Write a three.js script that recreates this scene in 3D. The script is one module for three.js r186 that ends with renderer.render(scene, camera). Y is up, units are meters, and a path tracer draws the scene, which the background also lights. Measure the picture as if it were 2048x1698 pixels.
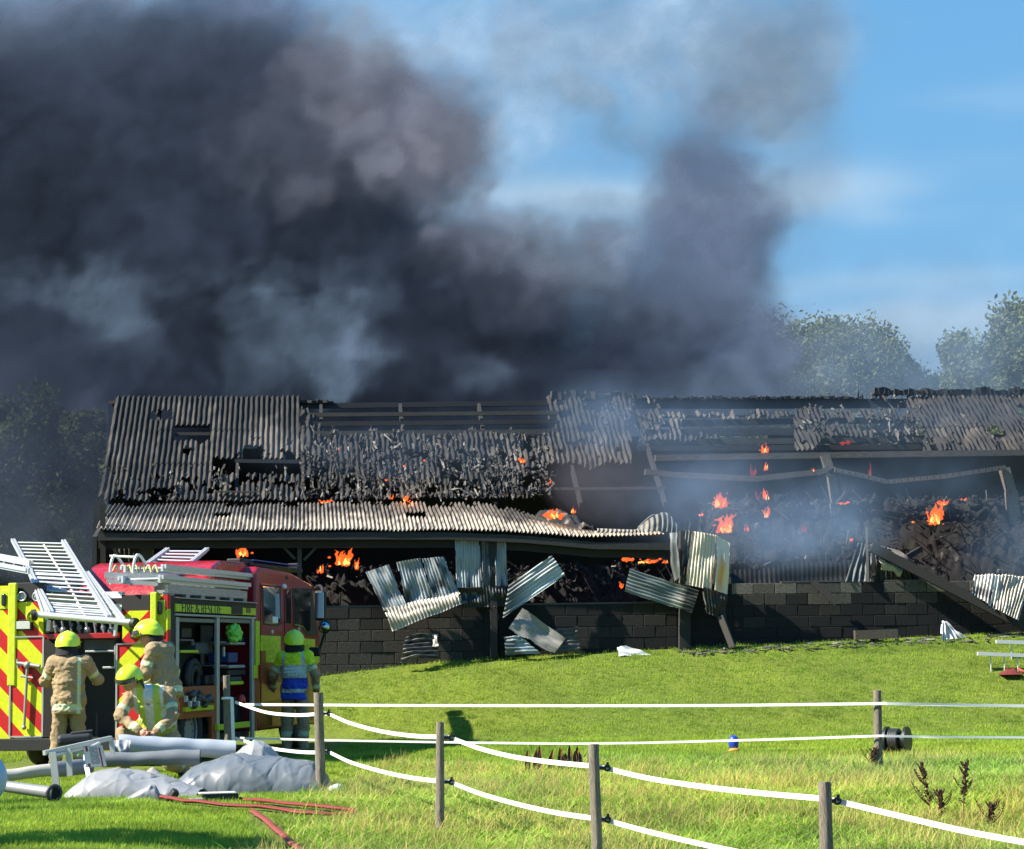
import * as THREE from 'three';
import { mergeGeometries, mergeVertices, toCreasedNormals } from 'three/addons/utils/BufferGeometryUtils.js';
import { ImprovedNoise } from 'three/addons/math/ImprovedNoise.js';
import { MarchingCubes } from 'three/addons/objects/MarchingCubes.js';
import { RoundedBoxGeometry } from 'three/addons/geometries/RoundedBoxGeometry.js';

const scene = new THREE.Scene();
const V = (x, y, z) => new THREE.Vector3(x, y, z);
const FPX = 4000, PX = 2048, PY = 1698;                    // a telephoto: focal length in photo pixels
const camera = new THREE.PerspectiveCamera(2 * Math.atan(PY / 2 / FPX) * 180 / Math.PI, PX / PY, 0.1, 3000);
camera.position.set(0, 1.5, 0);
camera.rotation.set(6.6 * Math.PI / 180, 0, -0.9 * Math.PI / 180, 'YXZ');
camera.updateMatrixWorld();
const EXPOSURE = 2.45;

// ---------- noise and random ----------
const PN = new ImprovedNoise();
const noise = (x, y, z = 0) => PN.noise(x + 100.31, y + 57.77, z + 13.13);
const fbm = (x, y, z = 0, o = 4) => { let a = 0, w = .5, t = 0; for (let i = 0; i < o; i++) { a += w * noise(x, y, z); t += w; x = x * 2.03 + 11; y = y * 2.03 + 7; z = z * 2.03 + 3; w *= .5; } return a / t; };
const rng = (seed) => { let a = seed >>> 0; return () => { a = (a + 0x6D2B79F5) | 0; let t = Math.imul(a ^ a >>> 15, 1 | a); t = t + Math.imul(t ^ t >>> 7, 61 | t) ^ t; return ((t ^ t >>> 14) >>> 0) / 4294967296; }; };
const clamp = (x, a = 0, b = 1) => Math.min(b, Math.max(a, x));
const sst = (a, b, x) => { const t = clamp((x - a) / (b - a)); return t * t * (3 - 2 * t); };
const lerp = (a, b, t) => a + (b - a) * t;
const poly = (pts, x) => { if (x <= pts[0][0]) return pts[0][1]; for (let i = 1; i < pts.length; i++) if (x <= pts[i][0]) return lerp(pts[i - 1][1], pts[i][1], (x - pts[i - 1][0]) / (pts[i][0] - pts[i - 1][0])); return pts[pts.length - 1][1]; };

// ---------- sky and sun ----------
const SUN = V(-0.70, 0.66, 0.20).normalize();
{
  const W = 1024, H = 512, d = new Float32Array(W * H * 4);
  for (let y = 0; y < H; y++) for (let x = 0; x < W; x++) {
    const el = (y + .5) / H * 180 - 90, az = (x + .5) / W * Math.PI * 2, i = (y * W + x) * 4;
    const t = clamp(el / 70), k = Math.pow(t, .42);
    let r = lerp(.165, .0, k), g = lerp(.285, .112, k), b = lerp(.355, .315, k);
    if (el > 0) {                                             // thin streaks of cirrus low over the horizon
      const cx = Math.cos(az), cz = Math.sin(az), q = fbm(cx * 3.2, el * .55, cz * 3.2, 5), band = sst(1.5, 5, el) * (1 - sst(9, 24, el));
      const c = clamp(sst(-.05, .35, q) * band * .85);
      r = lerp(r, .27, c); g = lerp(g, .33, c); b = lerp(b, .38, c);
    }
    if (el < 0) { const q = sst(0, -8, el); r = lerp(r, .07, q); g = lerp(g, .09, q); b = lerp(b, .04, q); }
    d[i] = r; d[i + 1] = g; d[i + 2] = b; d[i + 3] = 1;
  }
  const t = new THREE.DataTexture(d, W, H, THREE.RGBAFormat, THREE.FloatType);
  t.mapping = THREE.EquirectangularReflectionMapping; t.magFilter = THREE.LinearFilter; t.minFilter = THREE.LinearFilter; t.needsUpdate = true;
  scene.background = t; scene.environment = t;
}
const sun = new THREE.DirectionalLight(new THREE.Color(1, .92, .79), 5);
sun.name = 'sun'; sun.position.copy(SUN).multiplyScalar(120).add(V(0, 0, -38)); sun.target.position.set(0, 0, -38);
sun.castShadow = true; sun.shadow.mapSize.set(4096, 4096);
Object.assign(sun.shadow.camera, { left: -45, right: 45, top: 30, bottom: -30, near: 1, far: 300 });
scene.add(sun, sun.target);

// ---------- camera pixels to points (photo pixels, metres in front of the camera) ----------
const ray = (px, py) => V((px - PX / 2) / FPX, -(py - PY / 2) / FPX, -1).applyQuaternion(camera.quaternion);
const at = (px, py, depth) => { const r = ray(px, py); return r.multiplyScalar(depth / -r.z).add(camera.position); };
const onPlane = (px, py, p, n) => { const r = ray(px, py), t = p.clone().sub(camera.position).dot(n) / r.dot(n); return r.multiplyScalar(t).add(camera.position); };
const toPx = (p) => { const q = p.clone().project(camera); return [(q.x + 1) / 2 * PX, (1 - q.y) / 2 * PY]; };

// ---------- building helpers ----------
const names = new Map();
const numbered = (n) => { const k = names.get(n) || 0; names.set(n, k + 1); return k ? n + '_' + String(k).padStart(3, '0') : n; };
function tag(o, label, category, group, kind) { if (label) o.userData.label = label; if (category) o.userData.category = category; if (group) o.userData.group = group; if (kind) o.userData.kind = kind; return o; }
function thing(name, label, category, pos = V(0, 0, 0), turn = 0, group) {
  const o = new THREE.Group(); o.name = numbered(name); o.position.copy(pos); o.rotation.y = turn; scene.add(o);
  return tag(o, label, category, group);
}
const RGB = (r, g, b) => new THREE.Color().setRGB(r, g, b);
const std = (r, g, b, roughness = .8, more = {}) => new THREE.MeshStandardMaterial({ color: RGB(r, g, b), roughness, ...more });
const Q = new THREE.Quaternion(), M4 = new THREE.Matrix4(), ONE = V(1, 1, 1);
function ready(g) {                                            // plain position, normal, uv (and color)
  let o = g.index ? g.toNonIndexed() : g;
  for (const k of Object.keys(o.attributes)) if (!['position', 'normal', 'uv', 'color'].includes(k)) o.deleteAttribute(k);
  if (!o.attributes.normal) o.computeVertexNormals();
  if (!o.attributes.uv) o.setAttribute('uv', new THREE.BufferAttribute(new Float32Array(o.attributes.position.count * 2), 2));
  return o;
}
class MB {
  constructor() { this.g = []; }
  add(g, m) { g = ready(g); if (m) g.applyMatrix4(m); this.g.push(g); return this; }
  box(x, y, z, w, h, d, rx = 0, ry = 0, rz = 0) { return this.add(new THREE.BoxGeometry(w, h, d), new THREE.Matrix4().compose(V(x, y, z), new THREE.Quaternion().setFromEuler(new THREE.Euler(rx, ry, rz)), ONE)); }
  rbox(x, y, z, w, h, d, r = .02, rx = 0, ry = 0, rz = 0) { return this.add(new RoundedBoxGeometry(w, h, d, 2, Math.min(r, w / 2.1, h / 2.1, d / 2.1)), new THREE.Matrix4().compose(V(x, y, z), new THREE.Quaternion().setFromEuler(new THREE.Euler(rx, ry, rz)), ONE)); }
  // a bar of square section from a to b
  bar(a, b, w, h = w, up = V(0, 1, 0)) {
    const d = b.clone().sub(a), L = d.length(), z = d.clone().normalize(); let x = new THREE.Vector3().crossVectors(up, z); if (x.lengthSq() < 1e-6) x.set(1, 0, 0); x.normalize(); const y = new THREE.Vector3().crossVectors(z, x);
    return this.add(new THREE.BoxGeometry(w, h, L), new THREE.Matrix4().makeBasis(x, y, z).setPosition(a.clone().add(b).multiplyScalar(.5)));
  }
  rod(a, b, r, r2 = r, n = 10) {
    const d = b.clone().sub(a), L = d.length();
    return this.add(new THREE.CylinderGeometry(r2, r, L, n), new THREE.Matrix4().compose(a.clone().add(b).multiplyScalar(.5), new THREE.Quaternion().setFromUnitVectors(V(0, 1, 0), d.normalize()), ONE));
  }
  tube(pts, r, n = 8, seg = 0, closed = false) { return this.add(new THREE.TubeGeometry(new THREE.CatmullRomCurve3(pts, closed, 'catmullrom', .5), seg || pts.length * 5, r, n, closed)); }
  ball(x, y, z, r, sx = 1, sy = 1, sz = 1, n = 14) { return this.add(new THREE.SphereGeometry(r, n, Math.ceil(n * .7)), new THREE.Matrix4().compose(V(x, y, z), new THREE.Quaternion(), V(sx, sy, sz))); }
  geo() { const hasC = this.g.some((g) => g.attributes.color); if (hasC) for (const g of this.g) if (!g.attributes.color) g.setAttribute('color', new THREE.BufferAttribute(new Float32Array(g.attributes.position.count * 3).fill(1), 3)); return mergeGeometries(this.g); }
  build(name, mat, parent, label) { return mesh(name, this.geo(), mat, parent, label); }
}
function mesh(name, geo, mat, parent = scene, label) {
  const o = new THREE.Mesh(geo, mat); o.name = parent === scene ? numbered(name) : name; o.castShadow = o.receiveShadow = true; if (label) o.userData.label = label; parent.add(o); return o;
}
// a surface given by f(u, v) -> [x, y, z]; keep(u, v) may cut cells away; colour(u, v, p) -> [r, g, b]
function sheet(nu, nv, f, colour, keep, smooth = true) {
  const P = [], C = [], U = [], I = [];
  for (let j = 0; j <= nv; j++) for (let i = 0; i <= nu; i++) { const u = i / nu, v = j / nv, p = f(u, v); P.push(p.x, p.y, p.z); U.push(u, v); if (colour) C.push(...colour(u, v, p)); }
  for (let j = 0; j < nv; j++) for (let i = 0; i < nu; i++) { if (keep && !keep((i + .5) / nu, (j + .5) / nv)) continue; const a = j * (nu + 1) + i, b = a + 1, c = a + nu + 1, e = c + 1; I.push(a, b, e, a, e, c); }
  const g = new THREE.BufferGeometry(); g.setAttribute('position', new THREE.Float32BufferAttribute(P, 3)); g.setAttribute('uv', new THREE.Float32BufferAttribute(U, 2));
  if (colour) g.setAttribute('color', new THREE.Float32BufferAttribute(C, colour(0, 0, V(0, 0, 0)).length));
  g.setIndex(I); g.computeVertexNormals(); return g;
}
// a grey grain texture: mean 1 (kept under 1 by the material's colour), for colour and roughness variation
function grain(seed, W, H, f) {
  const d = new Uint8Array(W * H * 4); for (let y = 0; y < H; y++) for (let x = 0; x < W; x++) { const c = f(x / W, y / H), i = (y * W + x) * 4; for (let k = 0; k < 3; k++) d[i + k] = clamp(Array.isArray(c) ? c[k] : c) * 255; d[i + 3] = 255; }
  const t = new THREE.DataTexture(d, W, H); t.wrapS = t.wrapT = THREE.RepeatWrapping; t.magFilter = THREE.LinearFilter; t.minFilter = THREE.LinearMipmapLinearFilter; t.generateMipmaps = true; t.needsUpdate = true; return t;
}
const wrapN = (x, y, s, o = 4) => { // tileable noise on a torus
  const a = x * Math.PI * 2, b = y * Math.PI * 2; return fbm(Math.cos(a) * s + 3, Math.sin(a) * s + Math.cos(b) * s * 1.3, Math.sin(b) * s + 9, o); };
// ================= ground =================
const bankTop = (x) => 1.41 + (x + 3.7) / 13.5 * .42;
function groundY(x, z) {
  const d = -z, d0 = lerp(37.6, 36.2, sst(-4.2, -.5, x)), d1 = 40.2 + Math.max(0, x) * .1;
  let t = clamp((d - d0) / (d1 - d0)); t = t * t * (3 - 2 * t) * .55 + t * .45;
  const h = t * clamp(bankTop(clamp(x, -14, 16)), 1.0, 2.1);
  const rough = d < 29 ? 1 : .45;
  const dip = -.42 * clamp((20.5 - d) / 7) * sst(-3.6, -1, x);
  return h + dip + fbm(x * .35, z * .35, 2, 3) * .09 * rough * sst(6, 14, d) + fbm(x * 1.7, z * 1.7, 5, 2) * .018;
}
const gp = (px, py, lift = 0) => { // the point of the ground under a pixel
  const r = ray(px, py); let lo = 10, hi = 60; for (let k = 0; k < 240; k++) { const d = 10 + k * .15, p = r.clone().multiplyScalar(d / -r.z).add(camera.position); if (p.y < groundY(p.x, p.z)) { hi = d; lo = d - .15; break; } }
  for (let k = 0; k < 18; k++) { const d = (lo + hi) / 2, p = r.clone().multiplyScalar(d / -r.z).add(camera.position); if (p.y < groundY(p.x, p.z)) hi = d; else lo = d; }
  const p = r.clone().multiplyScalar(hi / -r.z).add(camera.position); p.y = groundY(p.x, p.z) + lift; return p;
};
{
  const xs = [], zs = []; for (let x = -16; x <= 20.01; x += .16) xs.push(x); for (let z = -8; z >= -46; z -= .16) zs.push(z);
  const P = [], C = [], I = [], U = [];
  const far = (a) => a;
  const X = [-1500, -300, -80, -30, ...xs, 34, 80, 300, 1500], Z = [60, 0, -4, ...zs, -60, -100, -300, -1500];
  for (const z of Z) for (const x of X) {
    P.push(x, groundY(x, z), z); U.push(x, -z);
    const n = fbm(x * .9, z * .9, 1, 4), m = fbm(x * .22, z * .22, 8, 3);
    const k = clamp(.5 + n * .7), dry = clamp(.35 + m * 1.2), th = sst(28.5, 26.5, -z) * sst(-2.6, -1.4, x) * .6;   // darker ground under the rough grass
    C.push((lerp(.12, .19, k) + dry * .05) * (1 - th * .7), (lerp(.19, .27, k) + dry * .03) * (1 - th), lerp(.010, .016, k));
  }
  const W = X.length; for (let j = 0; j < Z.length - 1; j++) for (let i = 0; i < W - 1; i++) { const a = j * W + i; I.push(a, a + 1, a + W + 1, a, a + W + 1, a + W); }
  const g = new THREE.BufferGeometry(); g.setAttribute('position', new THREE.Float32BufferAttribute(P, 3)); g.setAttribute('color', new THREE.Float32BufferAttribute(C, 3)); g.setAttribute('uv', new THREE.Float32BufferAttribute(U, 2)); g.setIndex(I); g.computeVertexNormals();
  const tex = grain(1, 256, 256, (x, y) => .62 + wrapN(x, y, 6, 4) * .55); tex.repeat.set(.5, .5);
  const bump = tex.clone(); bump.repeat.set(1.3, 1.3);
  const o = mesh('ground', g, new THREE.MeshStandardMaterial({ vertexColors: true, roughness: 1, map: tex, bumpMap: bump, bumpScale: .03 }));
  tag(o, null, null, null, 'structure');
}
const CLEAR = [];                                              // [x, z, radius]: where something lies on the grass
// ================= the burning barn =================
const BA = 6 * Math.PI / 180, B0 = at(1024, 1300, 40); B0.y = 0;
const BN = V(-Math.sin(BA), 0, -Math.cos(BA));
const barn = thing('burning_barn', 'long burnt out farm barn with collapsed corrugated roof and sooty block walls', 'barn', B0, BA);
barn.updateMatrixWorld();
const bl = (px, py, o = 0) => barn.worldToLocal(onPlane(px, py, B0.clone().addScaledVector(BN, o), BN));   // local point under a pixel, o metres behind the front wall
const bw = (px, py, o = 0) => onPlane(px, py, B0.clone().addScaledVector(BN, o), BN);
const bpx = (p) => toPx(barn.localToWorld(p.clone()));
const gl = (s, o = 0) => { const w = barn.localToWorld(V(s, 0, -o)); return groundY(w.x, w.z); };
const charTex = grain(5, 256, 256, (x, y) => .45 + wrapN(x, y, 5, 5) * .9); charTex.repeat.set(1, 1);
const CHAR = std(.022, .021, .021, .92), CHARBLUE = std(.022, .026, .033, .85), DARK = std(.012, .012, .013, .95), GREYWOOD = std(.10, .098, .088, .85, { map: charTex }), ASHWOOD = std(.16, .15, .13, .9, { map: charTex });
{
  // ---- block walls: every block a piece, mortar joints set back ----
  const tones = [std(.085, .076, .066, .95, { map: charTex }), std(.042, .039, .036, .95, { map: charTex }), std(.02, .0195, .0205, .95, { map: charTex }), std(.015, .015, .017, .95, { map: charTex }), std(.26, .24, .195, .95, { map: charTex }), std(.16, .148, .125, .95, { map: charTex })];
  const blockG = [0, 1, 2].map((k) => { const g = new RoundedBoxGeometry(.437, .213, .1, 1, .008); const p = g.attributes.position; for (let i = 0; i < p.count; i++) { const n = noise(p.getX(i) * 9 + k * 7, p.getY(i) * 9, p.getZ(i) * 9) * .006; p.setXYZ(i, p.getX(i) + n, p.getY(i) + n, p.getZ(i) + n); } const u = g.attributes.uv; for (let i = 0; i < u.count; i++) u.setXY(i, p.getX(i) * 2 + k * .37, p.getY(i) * 2); return g; });
  const halfG = new RoundedBoxGeometry(.212, .213, .1, 1, .008);
  const wall = (s0, s1, top, o, tone, seed) => {
    const w = new THREE.Group(); w.name = 'block_wall'; barn.add(w); const r = rng(seed);
    const base = Math.min(gl(s0, o), gl(s1, o)) - .25, mid = (s0 + s1) / 2;
    new MB().box(mid, (top + base) / 2 - .012, -o - .075, s1 - s0, top - base - .02, .11).build('mortar', std(.022, .021, .02, 1), w);
    for (let row = 0, y = top - .1125; y > base; y -= .225, row++) {
      let s = s0 - (row % 2 ? .225 : 0);
      for (; s < s1 - .1; s += .45) {
        let c = s + .225, g = blockG[Math.floor(r() * 3)]; if (s < s0 - .01) { c = s0 + .1125; g = halfG; } else if (s + .45 > s1 + .02) { c = s + .1125; g = halfG; if (c + .1 > s1) continue; }
        if (y + .12 < gl(c, o)) continue;
        const t = tone(c, y, row, r); if (t < 0) continue;
        const b = mesh('block', g, tones[t], w); b.position.set(c + (r() - .5) * .004, y, -o - .048 - r() * .01); b.rotation.z = (r() - .5) * .008;
      }
    }
    return w;
  };
  const sL0 = bl(560, 1300).x, sL1 = bl(984, 1300).x, sM1 = bl(1358, 1300).x;
  const tA = bl(1000, 1211).y, tB = bl(1700, 1164).y;
  wall(sL0, sL1, tA, 0, (s, y, row, r) => { const p = bpx(V(s, y, 0)); const sootShade = noise(s * 1.1, y * 2.2, 3) * .6 + sst(880, 960, p[0]) * .7 + (row < 1 ? .5 : 0) - sst(1240, 1310, p[1]) * .2; return sootShade > .75 ? 3 : sootShade > .42 ? 2 : sootShade > .05 ? 1 : 0; }, 31);  // soot, plus the shade beside the hanging sheets put into the block tones
  wall(sL1 + .14, sM1, tA, 0, (s, y, row, r) => { const n = noise(s * .9, y * 1.5, 8) * 1.4 + (r() - .5) * .35; return n > .3 ? 1 : n > -.15 ? 2 : 3; }, 32);
  wall(bl(1378, 1300).x, bl(2200, 1300).x, tB, 0, (s, y, row, r) => {
    const p = bpx(V(s, y, 0)), blackTop = p[0] < 1465 || (p[0] > 1708 && p[0] < 1768); const n = noise(s * 1.2, y * 2, 5) + (r() - .5) * .3;
    if (blackTop) return row < 2 && r() < .5 ? 2 : 3; if (row === 0) return n > -.1 ? 4 : 5; if (row === 1) return n > .2 ? 5 : n > -.2 ? 0 : 2; if (row === 2) return n > .3 ? 1 : 3; return n > .3 && r() < .8 ? 1 : n > .12 ? 2 : 3;
  }, 33);
  new MB().box((sL0 + sM1) / 2, tA + .02, -.09, sM1 - sL0, .035, .16).build('wall_capping', std(.13, .13, .13, .8, { map: charTex }), barn);
  new MB().box((bl(1560, 1164).x + bl(1705, 1164).x) / 2, tB + .018, -.07, 1.45, .03, .14).box((bl(1900, 1164).x + bl(1765, 1164).x) / 2, tB + .02, -.08, 1.3, .03, .14).build('wall_capping', std(.16, .15, .14, .8, { map: charTex }), barn);
  // ---- inside: floor, back wall, left gable ----
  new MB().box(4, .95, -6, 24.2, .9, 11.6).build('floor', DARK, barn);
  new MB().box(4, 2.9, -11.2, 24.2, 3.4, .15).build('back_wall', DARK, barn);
  { // gable end on the left
    const sh = new THREE.Shape(); sh.moveTo(0, .8); sh.lineTo(11, .8); sh.lineTo(11, 4.6); sh.lineTo(6.7, 7.4); sh.lineTo(2.9, 4.8); sh.lineTo(2.6, 4.62); sh.lineTo(0, 3.95); sh.closePath();
    const g = new THREE.ExtrudeGeometry(sh, { depth: .08, bevelEnabled: false }); g.rotateY(Math.PI / 2); g.translate(-8.22, 0, 0); new MB().add(g).build('gable_wall', CHARBLUE, barn);
  }
  // back slope of the roof, most of it still there but for the strip under the ridge
  mesh('back_roof', sheet(60, 10, (u, v) => V(lerp(-8.4, 15.6, u), lerp(6.75, 4.5, v) + noise(u * 20, v * 3) * .05, -lerp(7.9, 11.2, v)), null, (u, v) => v > .12 || noise(u * 30, v * 4, 2) > .1), new THREE.MeshStandardMaterial({ color: RGB(.02, .021, .024), roughness: .95, side: THREE.DoubleSide }), barn);
}
// ---- corrugated sheets ----
const ribbed = (pitch, amp, f, s0, s1, v0, v1, nu, nv, colour, keep, nrm) => sheet(nu, nv, (u, v) => {
  const s = lerp(s0, s1, u), t = lerp(v0, v1, v), p = f(s, t), k = Math.sin(s / pitch * Math.PI * 2) * amp; return p.addScaledVector(nrm, k);
}, (u, v, p) => colour(lerp(s0, s1, u), lerp(v0, v1, v), p), keep && ((u, v) => keep(lerp(s0, s1, u), lerp(v0, v1, v))));
const ROOFM = new THREE.MeshStandardMaterial({ vertexColors: true, roughness: .9, side: THREE.DoubleSide });
{
  // lean-to roof along the front
  const yE = (s) => poly([[-8.1, 4.04], [-1.2, 3.97], [.2, 3.92], [1.2, 3.83], [2.2, 3.82], [3.3, 3.88]], s);      // eave
  const yT = (s) => poly([[-8.2, 4.77], [-.4, 4.76], [.35, 4.6], [1, 4.28], [1.6, 4.05], [2.2, 3.92], [3.3, 3.9]], s);
  const oT = (s) => poly([[-8.2, 2.62], [-.4, 2.62], [.5, 2.2], [1.3, 1.5], [2.2, .8], [3.3, .5]], s);
  const f = (s, t) => V(s, lerp(yE(s), yT(s), t) + Math.sin(t * Math.PI) * .03 + noise(s * 1.1, t * 2, 4) * .035, -lerp(-.28, oT(s), t));
  const N = V(0, .96, .28);
  const col = (s, t) => { // fibre cement bleached by the fire, sooted towards the top
    const n = fbm(s * 1.6, t * 3, 2, 4), q = clamp(sst(.30, .52, t + n * .4) * .74 + sst(.1, .4, fbm(s * 14, t * 5, 3, 2)) * .35 + sst(.15, .45, fbm(s * 5, t * 6, 7, 3)) * .5 + sst(-.6, .5, s) * sst(.2, .5, t) * .3);
    const k = lerp(1, .10, q) * (noise(s * 21, t * 11, 5) + noise(s * 9, t * 4, 8) * .7 > .28 ? .35 : 1) * .92; return [.38 * k, .325 * k, .26 * k]; };
  const W = .93; let r = rng(41);
  for (let s = -8.12; s < 2.3; s += W) for (let row = 0; row < 2; row++) {
    const v0 = row ? .47 : 0, v1 = row ? 1 : .52, lift = row ? .012 : .03, sh = (r() - .5) * .03;
    mesh('roof_sheet', ribbed((.083), .026, (a, t) => f(a, t).add(V(0, lift + sh * (t - v0), 0)), s, s + W + .03, v0, v1, 77, 14, col, (a, t) => { const [x, y] = bpx(f(a, t)); if (y > 1026 && y < 1037 && ((x > 428 && x < 462) || (x > 812 && x < 852))) return false; return !(t > .86 && fbm(a * 3.2, t * 2, 6, 2) > .12) && !(s > .5 && t > .55 && noise(a * 4, t * 5) > .1); }, N), ROOFM, barn);
  }
  // eave beam sagging to the right, fascia under it, and the twisted sheets at its right end
  const eb = (k) => [[-8.1, 3.93], [-3, 3.9], [-1.2, 3.88], [.3, 3.80], [1.7, 3.66], [3.2, 3.63]].map(([s, y]) => V(s, y - k, .2));
  const beam = new MB(), e0 = eb(0); for (let i = 0; i < e0.length - 1; i++) beam.bar(e0[i], e0[i + 1], .1, .14); beam.build('eave_beam', std(.055, .055, .058, .8, { map: charTex }), barn);
  const b2 = new MB(), e1 = eb(.14); for (let i = 0; i < e1.length - 1; i++) b2.bar(e1[i].add(V(0, 0, -.16)), e1[i + 1].clone().add(V(0, 0, -.16)), .08, .16); b2.build('wall_plate', CHAR, barn);
  const twist = (pts, w, amp, n, c, name = 'roof_sheet', parent = barn) => { // strip of ribbed sheet along pts, ribs across
    const cv = new THREE.CatmullRomCurve3(pts); return mesh(name, sheet(n * 6, 5, (u, v) => { const p = cv.getPoint(u); return p.add(V(Math.sin(v * 2) * .05, (v - .5) * w(u), -(v - .5) * .5 * w(u) + Math.sin(u * n * 6.283) * amp)); }, (u, v) => { const k = .5 + .5 * noise(u * 6, v * 4, 3) + .3 * v; return c.map((x) => x * clamp(k, .15, 1.2)); }), ROOFM, parent); };
  twist([bl(1268, 1062, .2), bl(1300, 1050, .1), bl(1330, 1044, .2), bl(1356, 1066, .2)], (u) => .06 + .34 * Math.sin(u * 2.6), .02, 9, [.30, .28, .24]);
  twist([bl(1190, 1061, .0), bl(1250, 1063, .0), bl(1300, 1064, .1)], () => .09, .015, 14, [.4, .36, .3]);
  new MB().tube([bl(1276, 1056, .4), bl(1290, 1042, .5), bl(1308, 1030, .5), bl(1322, 1040, .6), bl(1340, 1060, .6)], .02, 6).build('bent_rail', std(.2, .2, .2, .6), barn);
}
const roofPt = (s, v) => V(s, lerp(4.88, 7.52, v), -lerp(2.9, 6.7, v)), RN = V(0, .822, .569);
{
  const roofHole = (px, py, s, t) => { // 0 keeps the sheet, 1 is a hole
    const n = fbm(s * 1.5, t * 4.5, 3, 4), m = fbm(s * 4.5, t * 9, 6, 3);
    if (px < 600) {
      if (px > 347 && px < 421 && py > 852 && py < 882) return 1; if (px > 300 && px < 345 && py > 822 && py < 843) return n > -.1 ? 1 : 0;
      if (px > 425 && px < 600 && py > 916 && py < 948) return n > -.22 ? 1 : 0; if (px > 365 && px < 410 && py > 884 && py < 918) return n > 0 ? 1 : 0;
      if (py > 940) return n * .7 + m * .7 > .2 ? 1 : 0;
      if (px > 470 && py > 875) return n + m * .5 > .16 ? 1 : 0; return n > .36 ? 1 : 0;
    }
    if (px < 1095) { const top = 868 + n * 26 - sst(660, 600, px) * 60; if (py < top) return 1; if (px > 1060 && py > 935) return 1; return n * .6 + m * .75 > lerp(.14, .02, sst(930, 990, py)) ? 1 : 0; }
    if (px < 1262) { if (py < 866) return n + m * .4 > .12 ? 1 : 0; if (py > 928 + n * 20) return 1; return m > .22 ? 1 : 0; }
    if (px < 1588) { if (py > 818 && py < 878 && px < 1320) return n > -.05 + (px - 1262) / 200 ? 1 : 0; if (px > 1338 && px < 1362 && py > 840 && py < 878) return 0; if (py > 869 && py < 878 && px < 1440) return m > .05 ? 1 : 0; if (py > 826 && py < 838) return m > -.05 ? 1 : 0; return 1; }
    if (px < 1640) return py < 818 || (py > 900) ? 1 : m > .3 ? 1 : 0;
    if (px < 1720) return py > 824 && py < 872 ? (m > .05 ? 1 : 0) : 1;
    if (px < 1812) return (py > 822 && py < 840) || (py > 862 && py < 874) ? (m > .1 ? 1 : 0) : 1;
    if (py > 903 - n * 10) return 1; if (px < 1845 && py > 858 && n > -.2) return 1; return n + m * .5 > .3 ? 1 : 0;
  };
  const col = (s, t) => {
    const [px, py] = bpx(roofPt(s, t)), n = fbm(s * .8, t * 2.2, 9, 4), m = fbm(s * 6, t * 9, 2, 3) + noise(s * 17, t * 3.5, 4) * .5;
    let ash = .40 + n * 1.9 + m * .95; if (px < 600) ash += .10 - sst(.93, .99, t) * .9; else if (px < 1095) ash -= .2; else if (px < 1290) ash += (py > 868 ? .2 : -.5); else if (px > 1640 && py < 855) ash -= .5;
    const k = Math.pow(clamp(ash - .04, .0, 1.15), 1.5) * 1.25 * (px > 1100 ? .34 : px > 600 ? .42 : .40); return [lerp(.012, .15, k), lerp(.0115, .127, k), lerp(.0115, .103, k)]; };
  const W = 1.06, ra = rng(44);
  for (let s = -8.42; s < 15; s += W) for (let row = 0; row < 3; row++) {
    const v0 = row / 3, v1 = (row + 1) / 3 + .02, droop = (ra() - .5) * .04;
    const g = ribbed(.118, .03, (a, t) => { const c = bpx(roofPt(a, t)); const cr = c[0] > 600 ? 1 : .25 + .5 * sst(930, 1000, c[1]); return roofPt(a, t).addScaledVector(RN, row * .014 + droop * (1 - (t - v0) * 3) + fbm(a * 2.2, t * 5, 4, 3) * .14 * cr).add(V(noise(a * 5, t * 12, 7) * .04 * cr, 0, 0)); }, s, s + W + .04, v0, v1, 54, 20, col, (a, t) => { const [x, y] = bpx(roofPt(a, t)); return !roofHole(x, y, a, t); }, RN);
    if (g.index.count) mesh('roof_sheet', g, ROOFM, barn);
  }
  // curled scraps and splinters of sheet left along the broken edges, one jumbled mass
  const sc = new MB(), r = rng(46);
  for (let i = 0; i < 1100; i++) {
    let px, py; const k = r(); if (k < .72) { px = lerp(600, 1110, r()); py = lerp(868, 1002, Math.pow(r(), .7)); } else if (k < .78) { px = lerp(225, 600, r()); py = lerp(935, 1003, r()); } else if (k < .86) { px = lerp(1180, 1330, r()); py = lerp(795, 875, r()); } else if (k < .93) { px = lerp(1590, 1850, r()); py = lerp(815, 880, r()); } else { px = lerp(1750, 2060, r()); py = lerp(785, 905, r()); }
    const t = clamp((1000 - py) / 200), w = roofPt(bl(px, py, 2.9 + t * 3.8).x, t), L = .05 + r() * r() * .42, e = new THREE.Euler(-.92 + (r() - .5) * .5, (r() - .5) * 1.5, (r() - .5) * (r() < .3 ? 2.6 : .5));
    const g = new THREE.CylinderGeometry(.014 + r() * .02, .014 + r() * .025, L, 5, 3, true, r() * 6, 2.2), p = g.attributes.position; for (let j = 0; j < p.count; j++) p.setXYZ(j, p.getX(j) + (r() - .5) * .03, p.getY(j), p.getZ(j) + (r() - .5) * .03);
    const c = r(), kk = c < .55 ? .025 : c < .93 ? .09 : .2; g.setAttribute('color', new THREE.Float32BufferAttribute(new Float32Array(p.count * 3).map((_, q) => kk * [1, .93, .84][q % 3]), 3)); g.computeVertexNormals();
    sc.add(g, new THREE.Matrix4().compose(w.addScaledVector(RN, .01 + r() * .06), new THREE.Quaternion().setFromEuler(e), ONE));
  }
  tag(sc.build('sheet_scraps', ROOFM, barn), null, null, null, 'stuff');
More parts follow.
